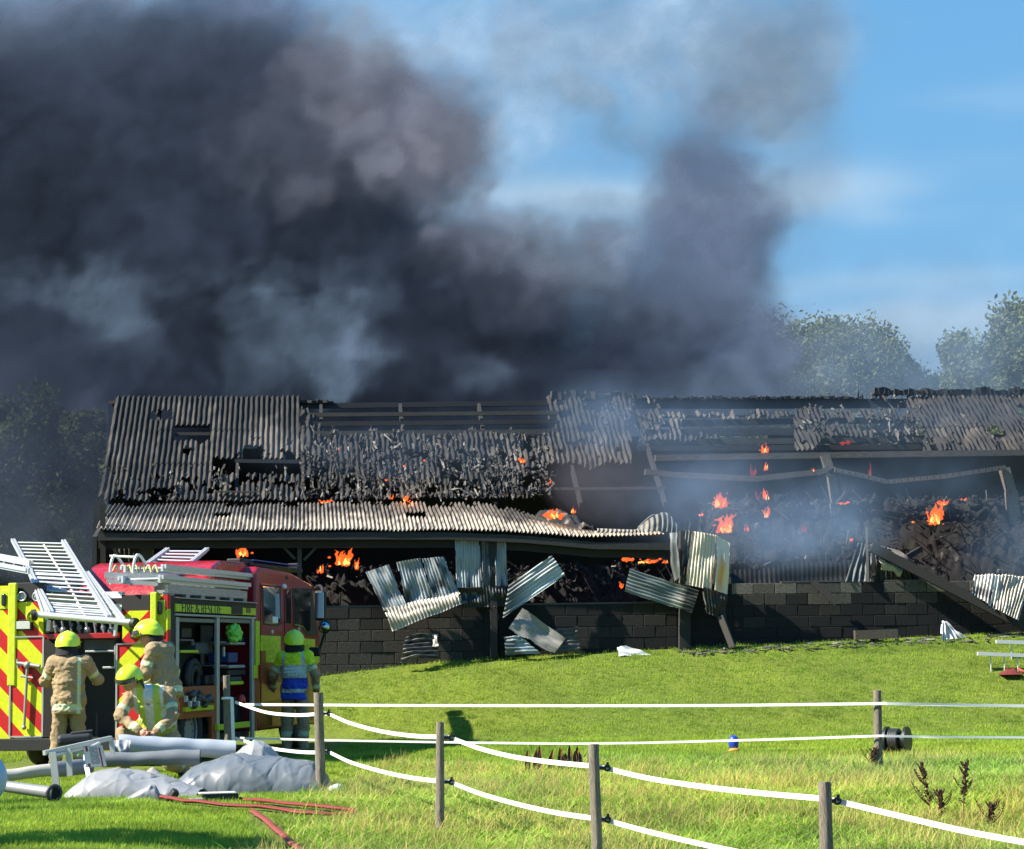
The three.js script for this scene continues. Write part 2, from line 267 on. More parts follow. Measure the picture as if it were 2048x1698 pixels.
  // ridge, purlins and rafters: pixels along each, height of the timber, how far back
  const timber = (name, pts, h, o, mat, d = .1, j = .0) => { const m = new MB(), q = pts.map(([x, y]) => bl(x, y, o)); for (let i = 0; i < q.length - 1; i++) m.bar(q[i], q[i + 1].clone().add(V((q[i + 1].x - q[i].x) * .002, 0, 0)), d, h); return m.build(name, mat, barn); };
  const lump = (px0, px1, py, o, h, seed) => { const m = new MB(), a = bl(px0, py, o), b = bl(px1, py, o), r2 = rng(seed); const n = Math.ceil((b.x - a.x) / .12); for (let i = 0; i <= n; i++) { const s = lerp(a.x, b.x, i / n), k = h * (.35 + .8 * Math.abs(noise(s * 2.3, seed))) ; m.box(s, lerp(a.y, b.y, i / n) + k * .3, a.z, .16, k, .14, (r2() - .5) * .5, (r2() - .5) * .8, (r2() - .5) * .6); } return m; };
  lump(226, 660, 806, 6.75, .12, 3).build('ridge_capping', CHAR, barn);
  timber('ridge_beam', [[225, 808], [640, 812], [1115, 806]], .12, 6.8, CHARBLUE);
  timber('ridge_beam', [[1268, 808], [1600, 808], [2250, 805]], .22, 6.8, CHARBLUE);
  lump(1108, 1272, 797, 6.7, .34, 5).build('ridge_capping', CHARBLUE, barn);
  lump(1290, 1700, 797, 6.75, .09, 7).build('ridge_capping', CHARBLUE, barn);
  lump(1752, 2080, 788, 6.75, .26, 9).build('ridge_capping', CHARBLUE, barn);
  { const m = new MB(); for (const [x, y, h] of [[1716, 796, .24], [1724, 796, .13], [1745, 798, .12], [1752, 798, .13], [1762, 796, .18]]) { const p = bl(x, y, 6.75); m.add(new THREE.ConeGeometry(.06, h, 5), new THREE.Matrix4().compose(p.add(V(0, h * .4, 0)), new THREE.Quaternion().setFromEuler(new THREE.Euler(0, x, (x % 3 - 1) * .3)), ONE)); } m.build('charred_splinter', CHARBLUE, barn); }
  for (const [pts, h, o, mat] of [[[[615, 830], [1115, 826]], .09, 6.0, GREYWOOD], [[[615, 848], [870, 846], [1115, 843]], .1, 5.7, CHAR], [[[630, 868], [1115, 864]], .12, 5.3, GREYWOOD], [[[470, 922], [620, 924]], .08, 4.3, CHARBLUE],
    [[[1275, 834], [1590, 832]], .05, 6.3, CHAR], [[[1290, 848], [1600, 842], [1830, 840]], .14, 6.0, CHARBLUE], [[[1290, 866], [1480, 864], [1720, 862], [1830, 862]], .16, 5.6, CHARBLUE], [[[1290, 885], [1620, 882], [2080, 880]], .13, 5.2, GREYWOOD], [[[1275, 897], [1500, 896], [2000, 893]], .12, 5.0, CHAR],
    [[[345, 852], [422, 852]], .06, 5.8, CHARBLUE], [[[350, 868], [420, 868]], .07, 5.5, GREYWOOD], [[[1000, 979], [1330, 976]], .06, 3.4, ASHWOOD], [[[880, 945], [1080, 944]], .05, 3.9, GREYWOOD], [[[430, 983], [510, 984]], .03, 3.0, ASHWOOD]]) timber('purlin', pts, h, o, mat);
  timber('truss_beam', [[1310, 916], [1640, 911], [1990, 906], [2100, 905]], .13, 2.8, ASHWOOD, .14);
  timber('sagging_gutter', [[1290, 944], [1350, 950], [1510, 958], [1640, 944], [1660, 938]], .12, 2.55, ASHWOOD, .14);
  timber('sagging_gutter', [[1668, 940], [1720, 951], [1772, 964]], .09, 2.5, ASHWOOD, .2); timber('sagging_gutter', [[1772, 964], [1890, 953], [2008, 935]], .09, 2.5, ASHWOOD, .2);
  { const m = new MB(); for (let i = 0; i < 26; i++) { const x = 1672 + i * 13, y = x < 1772 ? lerp(940, 963, (x - 1668) / 104) : lerp(963, 936, (x - 1772) / 236), p = bl(x, y + 1, 2.36); m.box(p.x, p.y, p.z, .035, .075, .02); } m.build('gutter_bracket', CHAR, barn); }
  const col2 = (pts, w, o) => { const m = new MB(), q = pts.map(([x, y]) => bl(x, y, o)); for (let i = 0; i < q.length - 1; i++) m.bar(q[i].clone().add(V(0, .02, 0)), q[i + 1], w[i], .2, V(0, 0, 1)); return m.build('column', std(.27, .245, .2, .9, { map: charTex }), barn); };
  col2([[1648, 912], [1661, 950], [1672, 1010]], [.2, .17], 2.75); col2([[1666, 1008], [1672, 1060], [1676, 1155]], [.11, .1], 2.75);
  col2([[2008, 938], [2022, 985], [2030, 1060], [2028, 1170]], [.2, .24, .2], 2.7);
  { const m = new MB(), a = bl(1664, 940, 2.65); m.ball(a.x, a.y, a.z, .09, 1, 1, .7).tube([bl(1638, 962, 2.6), bl(1650, 948, 2.55), bl(1664, 938, 2.5), bl(1680, 950, 2.55), bl(1690, 990, 2.6)], .05, 7); m.tube([bl(1684, 955, 2.6), bl(1690, 985, 2.6), bl(1678, 1003, 2.6), bl(1672, 1010, 2.65)], .07, 7); m.build('warped_bracket', CHAR, barn); }
  // rafters seen through the holes
  { for (const s of [-7.4, -5.55, -3.7, -1.85, 0, 1.85, 3.7]) new MB().bar(V(s, 4.7, -2.95), V(s, 7.35, -6.75), .07, .16).build('rafter', CHAR, barn); }
  // eave post with two braces, and the black posts along the front
  const post = (x0, y0, x1, y1, w, o, mat) => new MB().bar(bl(x0, y0, o), bl(x1, y1, o), w, w, V(0, 0, 1)).build('post', mat, barn);
  post(599, 1072, 599, 1330, .085, .05, GREYWOOD); post(985, 1085, 988, 1316, .14, -.08, CHAR); post(1370, 1062, 1368, 1306, .22, -.05, CHAR);
  new MB().bar(bl(548, 1074, .05), bl(590, 1118, .05), .05).build('brace', GREYWOOD, barn); new MB().bar(bl(652, 1074, .05), bl(608, 1120, .05), .05).build('brace', GREYWOOD, barn);
  new MB().bar(bl(1028, 1070, .1), bl(1016, 1087, .1), .04).build('brace', GREYWOOD, barn); new MB().bar(bl(826, 1073, .1), bl(820, 1080, .1), .03).build('brace', GREYWOOD, barn);
  new MB().bar(bl(205, 1010, -.1), bl(209, 1320, -.1), .1, .1, V(0, 0, 1)).build('post', CHAR, barn); new MB().bar(bl(222, 1078, .1), bl(240, 1130, .1), .06).build('brace', CHAR, barn);
  new MB().bar(bl(197, 1000, .8), bl(192, 1140, .8), .16, .1, V(0, 0, 1)).build('downpipe', CHARBLUE, barn);
  // a dark cladding panel left inside the opening
  mesh('cladding_sheet', ribbed(.09, .02, (s, t) => V(s, t, -.35), bl(236, 1100, .35).x, bl(308, 1100, .35).x, 2.5, 3.75, 50, 3, (s) => s > -7.35 ? [.07, .08, .085] : [.03, .035, .04], null, V(0, 0, 1)), ROOFM, barn);
}
// ================= loose sheets, debris, burning hay and flames at the barn =================
const SHEETM = new THREE.MeshStandardMaterial({ vertexColors: true, roughness: .55, metalness: .25, side: THREE.DoubleSide });
// a ribbed sheet through four pixels (top left, top right, bottom right, bottom left), each with its distance behind the front wall; ribs run down v (or along u)
function ribQuad(name, parent, c, ribs, amp, colour, { along = false, bend = 0, seed = 1, keep, mat = SHEETM } = {}) {
  const q = c.map(([x, y, o]) => bw(x, y, o)), n = q[1].clone().sub(q[0]).cross(q[3].clone().sub(q[0])).normalize(); if (n.z < 0) n.negate();
  const nu = along ? 14 : ribs * 6, nv = along ? ribs * 6 : 10;
  const g = sheet(nu, nv, (u, v) => {
    const p = q[0].clone().lerp(q[1], u).lerp(q[3].clone().lerp(q[2], u), v), w = along ? v : u, l = along ? u : v;
    const e = Math.abs(noise(w * 9, seed, l * 2)) * .03 * (l > .9 || l < .1 ? 1 : 0);
    return p.addScaledVector(n, Math.sin(w * ribs * 6.2832) * amp + Math.sin(l * 3.14) * bend + noise(u * 2.2, v * 2.2, seed) * .085 + noise(u * 6, v * 4, seed) * .02 + e);
  }, (u, v) => colour(u, v), keep || (ribs > 3 ? (u, v) => { const n = Math.min(u, 1 - u, v, 1 - v); return n > .05 * Math.max(0, noise(u * 5, v * 5, seed * 3) * 1.6 - .1); } : undefined));
  if (parent) return mesh(name, g, mat, parent); return mesh(name, g, mat);
}
const zinc = (seed, k = 1) => (u, v) => { const n = .5 + .5 * fbm(u * 3, v * 2, seed, 4), d = clamp(.45 + n * .6) * k * (1 - .85 * sst(.35, .62, fbm(u * 2, v * 2.4, seed + 5, 4) + .3)) * (1 - .25 * clamp(noise(u * 30, v * 2, seed))); return [.36 * d, .40 * d, .41 * d]; };
const cream = (seed) => (u, v) => { const d = clamp(.75 + .5 * fbm(u * 5, v * 3, seed, 3)); return [.62 * d, .56 * d, .46 * d]; };
const black = (seed, k = .03) => (u, v) => { const d = k * (.5 + Math.abs(fbm(u * 4, v * 4, seed, 3)) * 2); return [d, d, d * 1.1]; };
{
  let t = thing('hanging_sheets', 'three fanned zinc sheets with a cream ribbed bottom strip hanging crooked in the opening', 'metal sheets');
  ribQuad('zinc_sheet', t, [[731, 1144, -.25], [777, 1129, -.25], [815, 1215, -.3], [768, 1222, -.3]], 8, .006, zinc(1), { seed: 1 });
  ribQuad('zinc_sheet', t, [[793, 1124, -.22], [840, 1116, -.22], [868, 1202, -.27], [814, 1214, -.27]], 8, .012, zinc(2), { seed: 2 });
  ribQuad('zinc_sheet', t, [[844, 1117, -.2], [888, 1113, -.2], [919, 1188, -.25], [867, 1202, -.25]], 8, .012, zinc(3), { seed: 3 });
  ribQuad('ribbed_strip', t, [[766, 1217, -.31], [919, 1184, -.27], [925, 1208, -.4], [785, 1262, -.45]], 22, .018, cream(4), { seed: 4, bend: .05 });
  t = thing('hanging_sheets', 'upright grey zinc sheets still nailed below the eave at the middle post', 'metal sheets');
  ribQuad('zinc_sheet', t, [[909, 1070, -.1], [959, 1070, -.1], [963, 1174, -.14], [913, 1176, -.14]], 9, .010, zinc(5, 1.1), { seed: 5 });
  ribQuad('zinc_sheet', t, [[962, 1071, -.11], [987, 1070, -.11], [986, 1175, -.15], [965, 1176, -.15]], 5, .010, zinc(9, .45), { seed: 6 });
  ribQuad('zinc_sheet', t, [[988, 1069, -.12], [1011, 1069, -.12], [1016, 1170, -.16], [991, 1172, -.16]], 5, .010, zinc(5), { seed: 7 });
  ribQuad('burnt_edge', t, [[914, 1177, -.13], [1016, 1172, -.15], [1017, 1212, -.12], [921, 1216, -.11]], 16, .012, (u, v) => { const k = noise(u * 9, v * 3, 3) > .2 && v > .25 && v < .8 ? .16 : .025; return [k * .85, k, k * 1.05]; }, { seed: 8 });
  tag(ribQuad('hanging_sheet', null, [[1017, 1171, -.3], [1103, 1110, -.2], [1131, 1150, -.25], [1005, 1236, -.35]], 7, .022, (u, v) => { const k = (.35 + .65 * sst(.1, .5, u)) * (.7 + .4 * v); return [.5 * k, .54 * k, .53 * k]; }, { along: true, seed: 9 }), 'ribbed silver sheet sticking up to the right beside the middle post', 'metal sheet');
  tag(ribQuad('leaning_sheet', null, [[1045, 1216, -.2], [1131, 1277, -.28], [1107, 1309, -.36], [1016, 1258, -.35]], 12, .004, (u, v) => { const d = .75 + .4 * fbm(u * 2, v * 14, 3, 3); return [.33 * d, .32 * d, .285 * d]; }, { along: true, seed: 10 }), 'flat fawn grey sheet slanting down to the grass right of the middle post', 'metal sheet');
  tag(ribQuad('leaning_sheet', null, [[1008, 1273, -.3], [1040, 1271, -.3], [1082, 1307, -.34], [1011, 1311, -.36]], 5, .02, (u, v) => { const k = .4 + .6 * sst(.4, .6, u); return [.28 * k, .35 * k, .39 * k]; }, { along: true, seed: 11 }), 'small blue grey ribbed sheet at the wall foot under the fawn sheet', 'metal sheet');
  tag(ribQuad('leaning_sheet', null, [[1112, 1259, -.12], [1155, 1253, -.12], [1160, 1303, -.2], [1104, 1308, -.22]], 6, .02, (u, v) => [.09, .09, .095], { along: true, seed: 12 }), 'black ribbed sheet against the wall behind the end of the fawn sheet', 'metal sheet');
  t = thing('crumpled_sheet', 'crumpled dark ribbed sheet with a pale torn end lying against the block wall', 'metal sheet');
  ribQuad('sheet', t, [[812, 1275, -.25], [872, 1268, -.3], [879, 1318, -.4], [800, 1324, -.42]], 6, .035, (u, v) => { const k = .5 + fbm(u * 6, v * 6, 2, 3); return [.16 * k, .165 * k, .17 * k]; }, { along: true, bend: .12, seed: 13 });
  ribQuad('torn_end', t, [[866, 1270, -.34], [875, 1268, -.4], [876, 1292, -.46], [867, 1294, -.42]], 1, .01, () => [.5, .48, .44], { seed: 14 });
  t = thing('hanging_sheet', 'grey ribbed sheet with scorched right end hanging slantwise beside the black corner post', 'metal sheet');
  ribQuad('sheet', t, [[1259, 1137, -.3], [1398, 1181, -.36], [1384, 1226, -.42], [1249, 1184, -.36]], 7, .016, (u, v) => { const burn = sst(.78, .84, u + noise(v * 9, 4) * .08), pale = sst(.66, .76, u + noise(v * 7, 2) * .1) * (1 - burn); const k = .8 + .3 * noise(u * 4, v * 3, 7); return [lerp(lerp(.2, .5, pale), .05, burn) * k, lerp(lerp(.235, .48, pale), .05, burn) * k, lerp(lerp(.235, .42, pale), .05, burn) * k]; }, { along: true, seed: 15 });
  t = thing('wall_cladding', 'cream and rust streaked ribbed sheets peeling from the corner post with blackened feet', 'metal sheets');
  const corner = (u, v) => { const d = .85 + .3 * noise(u * 14, v * 2, 3), rust = sst(.66, .72, u) * (1 - sst(.78, .92, u)) * sst(.15, .5, v); return [.74 * d, lerp(.66, .42, rust) * d, lerp(.5, .16, rust) * d]; };
  ribQuad('cream_sheet', t, [[1372, 1060, -.32], [1432, 1070, -.38], [1424, 1180, -.4], [1357, 1166, -.3]], 10, .02, (u, v) => { const d = u < .25 ? .12 + .3 * noise(u * 9, v * 4) : .9; return [.72 * d, .65 * d, .5 * d]; }, { seed: 16 });
  ribQuad('cream_sheet', t, [[1434, 1071, -.37], [1458, 1086, -.3], [1455, 1189, -.3], [1427, 1180, -.4]], 2, .012, (u, v) => { const rust = (1 - Math.abs(u - .45) * 2.6) * sst(.1, .5, v) * (1 - .4 * sst(.8, 1, v)), d = .95; return [.76 * d, lerp(.68, .34, clamp(rust)) * d, lerp(.52, .1, clamp(rust)) * d]; }, { seed: 17, bend: .06 });
  ribQuad('burnt_foot', t, [[1402, 1172, -.39], [1455, 1189, -.31], [1453, 1240, -.3], [1412, 1226, -.36]], 7, .016, (u, v) => { const k = Math.sin(u * 40) > .6 && u < .5 ? .2 : .03; return [k, k * .93, k * .85]; }, { seed: 18 });
  ribQuad('curled_flap', t, [[1340, 1066, -.2], [1356, 1064, -.34], [1362, 1150, -.36], [1348, 1166, -.2]], 1, .03, (u, v) => { const k = .6 + .4 * noise(u * 3, v * 8); return [.2 * k, .22 * k, .22 * k]; }, { seed: 19, bend: .05 });
  t = thing('leaning_sheet', 'bright ribbed sheets folded over the wall at the right edge of the barn', 'metal sheets');
  ribQuad('ribbed_sheet', t, [[1949, 1150, -.25], [2004, 1148, -.3], [1991, 1220, -.5], [1942, 1186, -.4]], 8, .026, (u, v) => { const b = sst(.5, .55, v) * (1 - sst(.85, .9, v)) * (u < .8 ? 1 : 0); const k = lerp(1, .3, b); return [.6 * k, .57 * k, lerp(.5, .56, b) * k]; }, { seed: 20 });
  ribQuad('ribbed_sheet', t, [[2003, 1149, -.28], [2066, 1154, -.3], [2036, 1241, -.6], [1990, 1219, -.5]], 9, .026, cream(21), { seed: 21 });
  // ---- small debris at the wall foot ----
  tag(ribQuad('white_board', null, [[1234, 1294, -.22], [1252, 1293, -.22], [1303, 1309, -.34], [1238, 1314, -.38]], 1, .01, () => [.75, .75, .74], { seed: 22 }), 'torn white board lying on the grass at the wall foot', 'board');
  tag(ribQuad('crumpled_foil', null, [[1884, 1241, -.3], [1893, 1243, -.3], [1932, 1277, -.34], [1880, 1279, -.36]], 5, .05, (u, v) => [.72, .74, .78], { seed: 23 }), 'crumpled white sheet standing on end by the wall at right', 'sheet');
  const bar = (px0, py0, o0, px1, py1, o1, w, mat, name, label, cat) => tag(new MB().bar(bw(px0, py0, o0), bw(px1, py1, o1), w, w * 1.2).build(name, mat), label, cat);
  bar(1625, 1163, -.2, 1673, 1206, -.3, .11, CHAR, 'charred_timber', 'short black timber slanting across the pale top blocks of the wall', 'timber');
  bar(1441, 1232, -.3, 1465, 1294, -.4, .10, std(.06, .055, .05, .9), 'charred_timber', 'burnt stake leaning in the grass below the cream sheets', 'timber');
  bar(1742, 1094, -.1, 2062, 1258, -.45, .16, CHAR, 'charred_beam', 'long black beam sloping down over the wall to the right', 'beam');
  bar(1770, 1140, .3, 1842, 1098, .5, .09, CHAR, 'charred_beam', 'short black beam end poking up behind the long sloping beam', 'beam');
  bar(1709, 1270, -.3, 1794, 1267, -.34, .15, std(.15, .125, .1, .9, { map: charTex }), 'plank', 'brown plank lying along the foot of the wall', 'plank');
  bar(1733, 1055, .1, 1736, 1164, -.05, .05, ASHWOOD, 'pole', 'thin pale pole standing on the wall amid black sheets', 'pole');
  tag(ribQuad('curled_sheet', null, [[1462, 1122, .25], [1706, 1114, .3], [1710, 1166, .1], [1462, 1168, .1]], 26, .0045, (u, v) => { const k = u < .55 ? .004 : .014; return [k, k, k * 1.02]; }, { seed: 24, keep: (u, v) => v > .42 - Math.abs(noise(u * 3.3, 2)) * .7 - (u > .35 && u < .95 ? .2 : 0) - noise(u * 17, 5) * .1 }), 'low black sheet with wavy top edge standing along the wall', 'metal sheet');
  tag(ribQuad('curled_sheet', null, [[1716, 1086, .2], [1744, 1092, .15], [1742, 1162, 0], [1690, 1164, 0]], 4, .02, (u, v) => [.05, .062, .07], { seed: 25 }), 'dark blue grey sheet upright at the thin pole', 'metal sheet');
  tag(ribQuad('curled_sheet', null, [[1752, 1118, -.05], [1806, 1136, .1], [1800, 1154, 0], [1764, 1136, -.1]], 11, .02, (u, v) => [.42, .4, .32], { seed: 26, bend: .1 }), 'small twisted ribbed sheet catching light under the black beam', 'metal sheet');
  tag(ribQuad('curled_sheet', null, [[1742, 1088, .2], [1800, 1100, .3], [1840, 1160, .1], [1748, 1166, .1]], 9, .03, black(27), { seed: 27, bend: .15 }), 'black buckled sheet behind the twisted ribbed sheet', 'metal sheet');
  { // rubble and ash along the foot of the wall
    const m = new MB(), r = rng(61); for (let i = 0; i < 260; i++) { const px = lerp(1360, 2060, r()), p = bw(px, 1300, -.1 - r() * .5), w = .03 + r() * .09; p.y = groundY(p.x, p.z) + .015; const c = r() < .2 ? .25 : r() < .45 ? .1 : .03; const g = new THREE.DodecahedronGeometry(w * .5, 0); g.scale(1 + r() * 4, .2 + r() * .2, .5); g.setAttribute('color', new THREE.Float32BufferAttribute(new Float32Array(g.attributes.position.count * 3).map((_, q) => c * [1, .96, .88][q % 3]), 3)); m.add(g, new THREE.Matrix4().compose(p, new THREE.Quaternion().setFromEuler(new THREE.Euler(0, r() * 6, (r() - .5) * .3)), ONE)); }
    tag(m.build('rubble', new THREE.MeshStandardMaterial({ vertexColors: true, roughness: .95 })), 'ash, splinters and rubble strewn along the foot of the barn wall', 'rubble', null, 'stuff');
  }
  // ---- charred hay heaps inside ----
  const heap = (px0, px1, o0, o1, top, base, seed, label) => {
    const a = bl(px0, 1100, o0).x, b = bl(px1, 1100, o0).x;
    const g = sheet(170, 80, (u, v) => { const s = lerp(a, b, u), o = lerp(o0, o1, v), e = sst(0, .1, u) * sst(1, .9, u), k = sst(-.05, .42, v); const y = base + (top(s) - base) * k * e + fbm(s * 1.6, o * 1.6, seed, 4) * .4 * k + Math.abs(fbm(s * 5, o * 5, seed, 3)) * .55 + fbm(s * 14, o * 14, seed, 2) * .12; return V(s, y, -o); }, (u, v) => { const n = fbm(u * 40, v * 18, seed, 3), k = n > .36 ? .06 : .006; return [k, k * .93, k * .85]; });
    const w = mesh('charred_hay', g, new THREE.MeshStandardMaterial({ vertexColors: true, roughness: 1, side: THREE.DoubleSide })); w.position.copy(B0); w.rotation.y = BA; return tag(w, label, 'hay');
  };
  heap(560, 1345, 1.4, 7, () => 3.25, 1.5, 3, 'black smouldering hay heap in the dark opening behind the hanging sheets');
  heap(1395, 2330, .9, 6.5, (s) => 4.6, 2.0, 7, 'tall black smouldering hay heap under the open roof at right');
  { const w = sheet(30, 10, (u, v) => V(lerp(bl(1050, 1030, 2).x, bl(1180, 1030, 2).x, u), lerp(4.1, 4.65, Math.sin(u * 2.9) * v) + fbm(u * 5, v * 5, 3, 3) * .25, -lerp(1.3, 3, v)), (u, v) => { const k = fbm(u * 12, v * 9, 3, 3) > .15 ? .2 : .02; return [k, k * .9, k * .85]; }); const o = mesh('charred_hay', w, new THREE.MeshStandardMaterial({ vertexColors: true, roughness: 1, side: THREE.DoubleSide })); o.position.copy(B0); o.rotation.y = BA; tag(o, 'broken glowing hay and timber spilling over the end of the lean-to roof', 'hay'); }
  { // burnt sticks, wire and ash flakes lying all over the heaps, one tangle
    const m = new MB(), r = rng(66); for (let i = 0; i < 1150; i++) { const left = r() < .35, px = left ? lerp(600, 1335, r()) : lerp(1400, 2080, r()), o = left ? lerp(1.6, 4, r()) : lerp(1.2, 4.5, r()), s = bl(px, 1100, o).x, k = sst(-.05, .42, left ? (o - 1.4) / 5.6 : (o - .9) / 5.6), y = left ? lerp(1.5, 3.25, k) : lerp(2, 4.6, k), L = .12 + r() * r() * .9, e = new THREE.Euler(r() * 6, r() * 6, (r() - .5) * 2); const c = r() < .9 ? .008 : r() < .7 ? .07 : .2, g = r() < .6 ? new THREE.BoxGeometry(L, .012 + r() * .025, .012 + r() * .02) : new THREE.DodecahedronGeometry(.015 + r() * r() * .09, 0); g.setAttribute('color', new THREE.Float32BufferAttribute(new Float32Array(g.attributes.position.count * 3).map((_, q) => c * [1, .95, .88][q % 3]), 3)); m.add(g, new THREE.Matrix4().compose(barn.localToWorld(V(s, y + r() * .25, -o + .1)), new THREE.Quaternion().setFromEuler(e), ONE)); }
    tag(m.build('burnt_debris', new THREE.MeshStandardMaterial({ vertexColors: true, roughness: 1 })), 'tangle of burnt sticks and ash flakes over the hay heaps', 'debris', null, 'stuff'); }
  // ---- flames ----
  const FIRE = new THREE.MeshStandardMaterial({ color: 0x000000, emissive: RGB(1, .13, .018), emissiveIntensity: .6, roughness: 1, transparent: true, opacity: .6 }), CORE = new THREE.MeshStandardMaterial({ color: 0x000000, emissive: RGB(1, .42, .10), emissiveIntensity: .95, roughness: 1 }), EMBER = new THREE.MeshStandardMaterial({ color: 0x000000, emissive: RGB(1, .08, .03), emissiveIntensity: .16, roughness: 1 });
  const tongue = (m, p, w, h, seed, lean) => { const pts = [[0, -.1], [.22, 0], [.36, .16], [.3, .4], [.17, .64], [.07, .85], [0, 1]].map(([x, y]) => new THREE.Vector2(x * w, y * h)); const g = new THREE.LatheGeometry(pts, 12), q = g.attributes.position; for (let i = 0; i < q.count; i++) { const x = q.getX(i), y = q.getY(i), z = q.getZ(i), t = y / h; q.setXYZ(i, x + noise(y / w * 1.3, seed, x * 4) * w * .9 * t + lean * t * w + noise(x / w * 3, y / w * 2, seed) * w * .4, y + noise(x * 9 / w, seed) * h * .1, z * .5 + noise(y * 3, seed + 9) * w * .2); } g.computeVertexNormals(); m.add(g, new THREE.Matrix4().makeTranslation(p.x, p.y, p.z)); };
  const flames = [ // x, y of the base, width and height in pixels, metres behind the wall, tongues, kind, label
    [487, 1114, 30, 28, .9, 3, 0, 'flame under the eave above the fire engine light bar', 1], [497, 1076, 9, 8, .9, 1, 0, 'tiny flame touching the eave above the fire engine'], [564, 1088, 9, 18, .4, 1, 0, 'short flame beside the brace of the grey eave post'],
    [688, 1133, 36, 34, 1.2, 5, 0, 'brightest curling flame in the dark opening right of the fire engine', 1], [641, 1146, 14, 26, 1.2, 2, 0, 'thin flame in the opening close to the cab roof'], [714, 1138, 10, 26, 1.2, 2, 0, 'slender hooked flame right of the brightest one'],
    [1256, 1124, 26, 16, 1.1, 3, 1, 'left flame of the row in the opening beside the corner post'], [1290, 1127, 36, 10, 1.1, 4, 0, 'low flame line in the opening beside the corner post', 1], [1331, 1126, 12, 10, 1.1, 2, 0, 'small flame nearest the corner post'], [1246, 1176, 14, 22, .4, 2, 1, 'dull flame at the left end of the slanting grey sheet'],
    [650, 1007, 20, 8, 2.7, 3, 0, 'flame at the roof joint above the cab'], [812, 1004, 18, 14, 2.7, 3, 0, 'flame at the roof joint right of the middle', 1], [782, 998, 9, 14, 2.9, 2, 1, 'small flame left of the roof joint flame'], [772, 962, 6, 8, 3.4, 1, 0, 'spark low on the charred roof'], [808, 934, 8, 6, 4, 1, 0, 'spark in the middle of the charred roof'], [850, 922, 16, 7, 4.2, 2, 1, 'ember glow in a hole of the charred roof'], [1043, 926, 16, 12, 4.2, 3, 0, 'flame in a round hole at the right of the charred roof'], [1096, 970, 14, 18, 3.4, 2, 1, 'red flame above the sunken end of the lean-to'], [677, 900, 4, 10, 4.6, 1, 0, 'spark at the upper left of the charred roof'],
    [1108, 1038, 34, 24, 1.25, 4, 0, 'orange glow inside the spilled hay on the lean-to', 1], [1146, 1026, 12, 18, 1.5, 2, 0, 'flame at the tip of the spilled hay'],
    [1440, 1016, 34, 34, 2.0, 6, 0, 'tall flame left of the burnt column', 1], [1454, 1066, 40, 40, 1.7, 6, 0, 'leaping flame low in the smoke left of the burnt column', 1], [1402, 1032, 12, 10, 1.8, 2, 0, 'small flame at the left of the smoke bank'], [1506, 952, 10, 40, 3.0, 2, 2, 'red glowing strip hanging under the grey beam'], [1514, 1005, 11, 42, 3.0, 2, 2, 'red glowing strip below the sagging beam'], [1530, 906, 14, 20, 2.6, 3, 0, 'flame on top of the grey beam'], [1533, 940, 12, 20, 2.7, 2, 0, 'flame just under the grey beam'], [1533, 1000, 14, 26, 2.0, 3, 0, 'flame hanging in the smoke below the sag'], [1532, 1036, 14, 24, 1.8, 3, 0, 'flame point low in the smoke below the sag'], [1492, 1062, 10, 20, 1.6, 2, 1, 'wisp of flame at the smoke edge'],
    [1628, 944, 8, 10, 2.5, 2, 0, 'spark beside the top of the burnt column'], [1606, 1064, 12, 30, 1.8, 2, 2, 'pale red flame veiled by smoke left of the column'], [1704, 1082, 10, 12, 1.6, 2, 1, 'little flame right of the column foot'], [1690, 1008, 22, 7, 2.3, 3, 1, 'ember streak right of the column'],
    [1870, 1048, 30, 48, 2.0, 6, 0, 'forked flame in the black heap at right', 1], [1884, 1012, 22, 14, 2.2, 3, 0, 'flame right of the forked flame'], [1826, 1046, 8, 9, 2, 1, 0, 'bright spark left of the forked flame'], [1690, 888, 24, 8, 4.8, 3, 2, 'ember glow on the upper roof boards'], [1925, 1000, 16, 8, 2.4, 2, 1, 'ember streak at the far right of the heap'], [1741, 950, 8, 34, 3.2, 2, 2, 'dull red strip behind the sagging gutter'], [1734, 1068, 12, 40, 2.6, 2, 2, 'dull red glow above the thin pole']];
  const r = rng(71);
  for (const [x, y, w, h, o, n, kind, label, lit] of flames) {
    const p0 = bw(x, y, o), k = 1 / 97, m = new MB();
    for (let i = 0; i < n * 2; i++) { const q = p0.clone().add(V((n > 1 ? (r() - .5) * w * .85 : 0) * k, (n > 2 ? r() * h * .35 : 0) * k, (r() - .5) * .12)); tongue(m, q, w * k * (n > 1 ? .42 : .7), h * k * (.3 + r() * .6), r() * 90, (r() - .4) * 1.5); }
    for (let i = 0; i < n; i++) if (n > 2) m.ball(p0.x + (r() - .5) * w * 1.7 * k, p0.y + (r() - .1) * h * k, p0.z, (.008 + r() * .016), 1.6, 1, .6, 6);
    const t = thing('flame', label, 'flame', V(0, 0, 0), 0, 'flames in the burning barn'); m.build('outer_flame', kind === 2 ? EMBER : FIRE, t);
    if (kind === 0) { const c = new MB(); for (let i = 0; i < Math.max(1, n); i++) tongue(c, p0.clone().add(V((r() - .5) * w * .6 * k, r() * h * .2 * k, .05)), w * k * .22, h * k * .4, r() * 90, r() - .4); c.build('flame_core', CORE, t); }
    if (lit) { const L = new THREE.PointLight(RGB(1, .35, .08), .5); L.name = 'flame_glow'; L.position.copy(p0).add(V(0, h * k * .5, .25)); L.castShadow = true; L.shadow.radius = 8; scene.add(L); }
  }
}
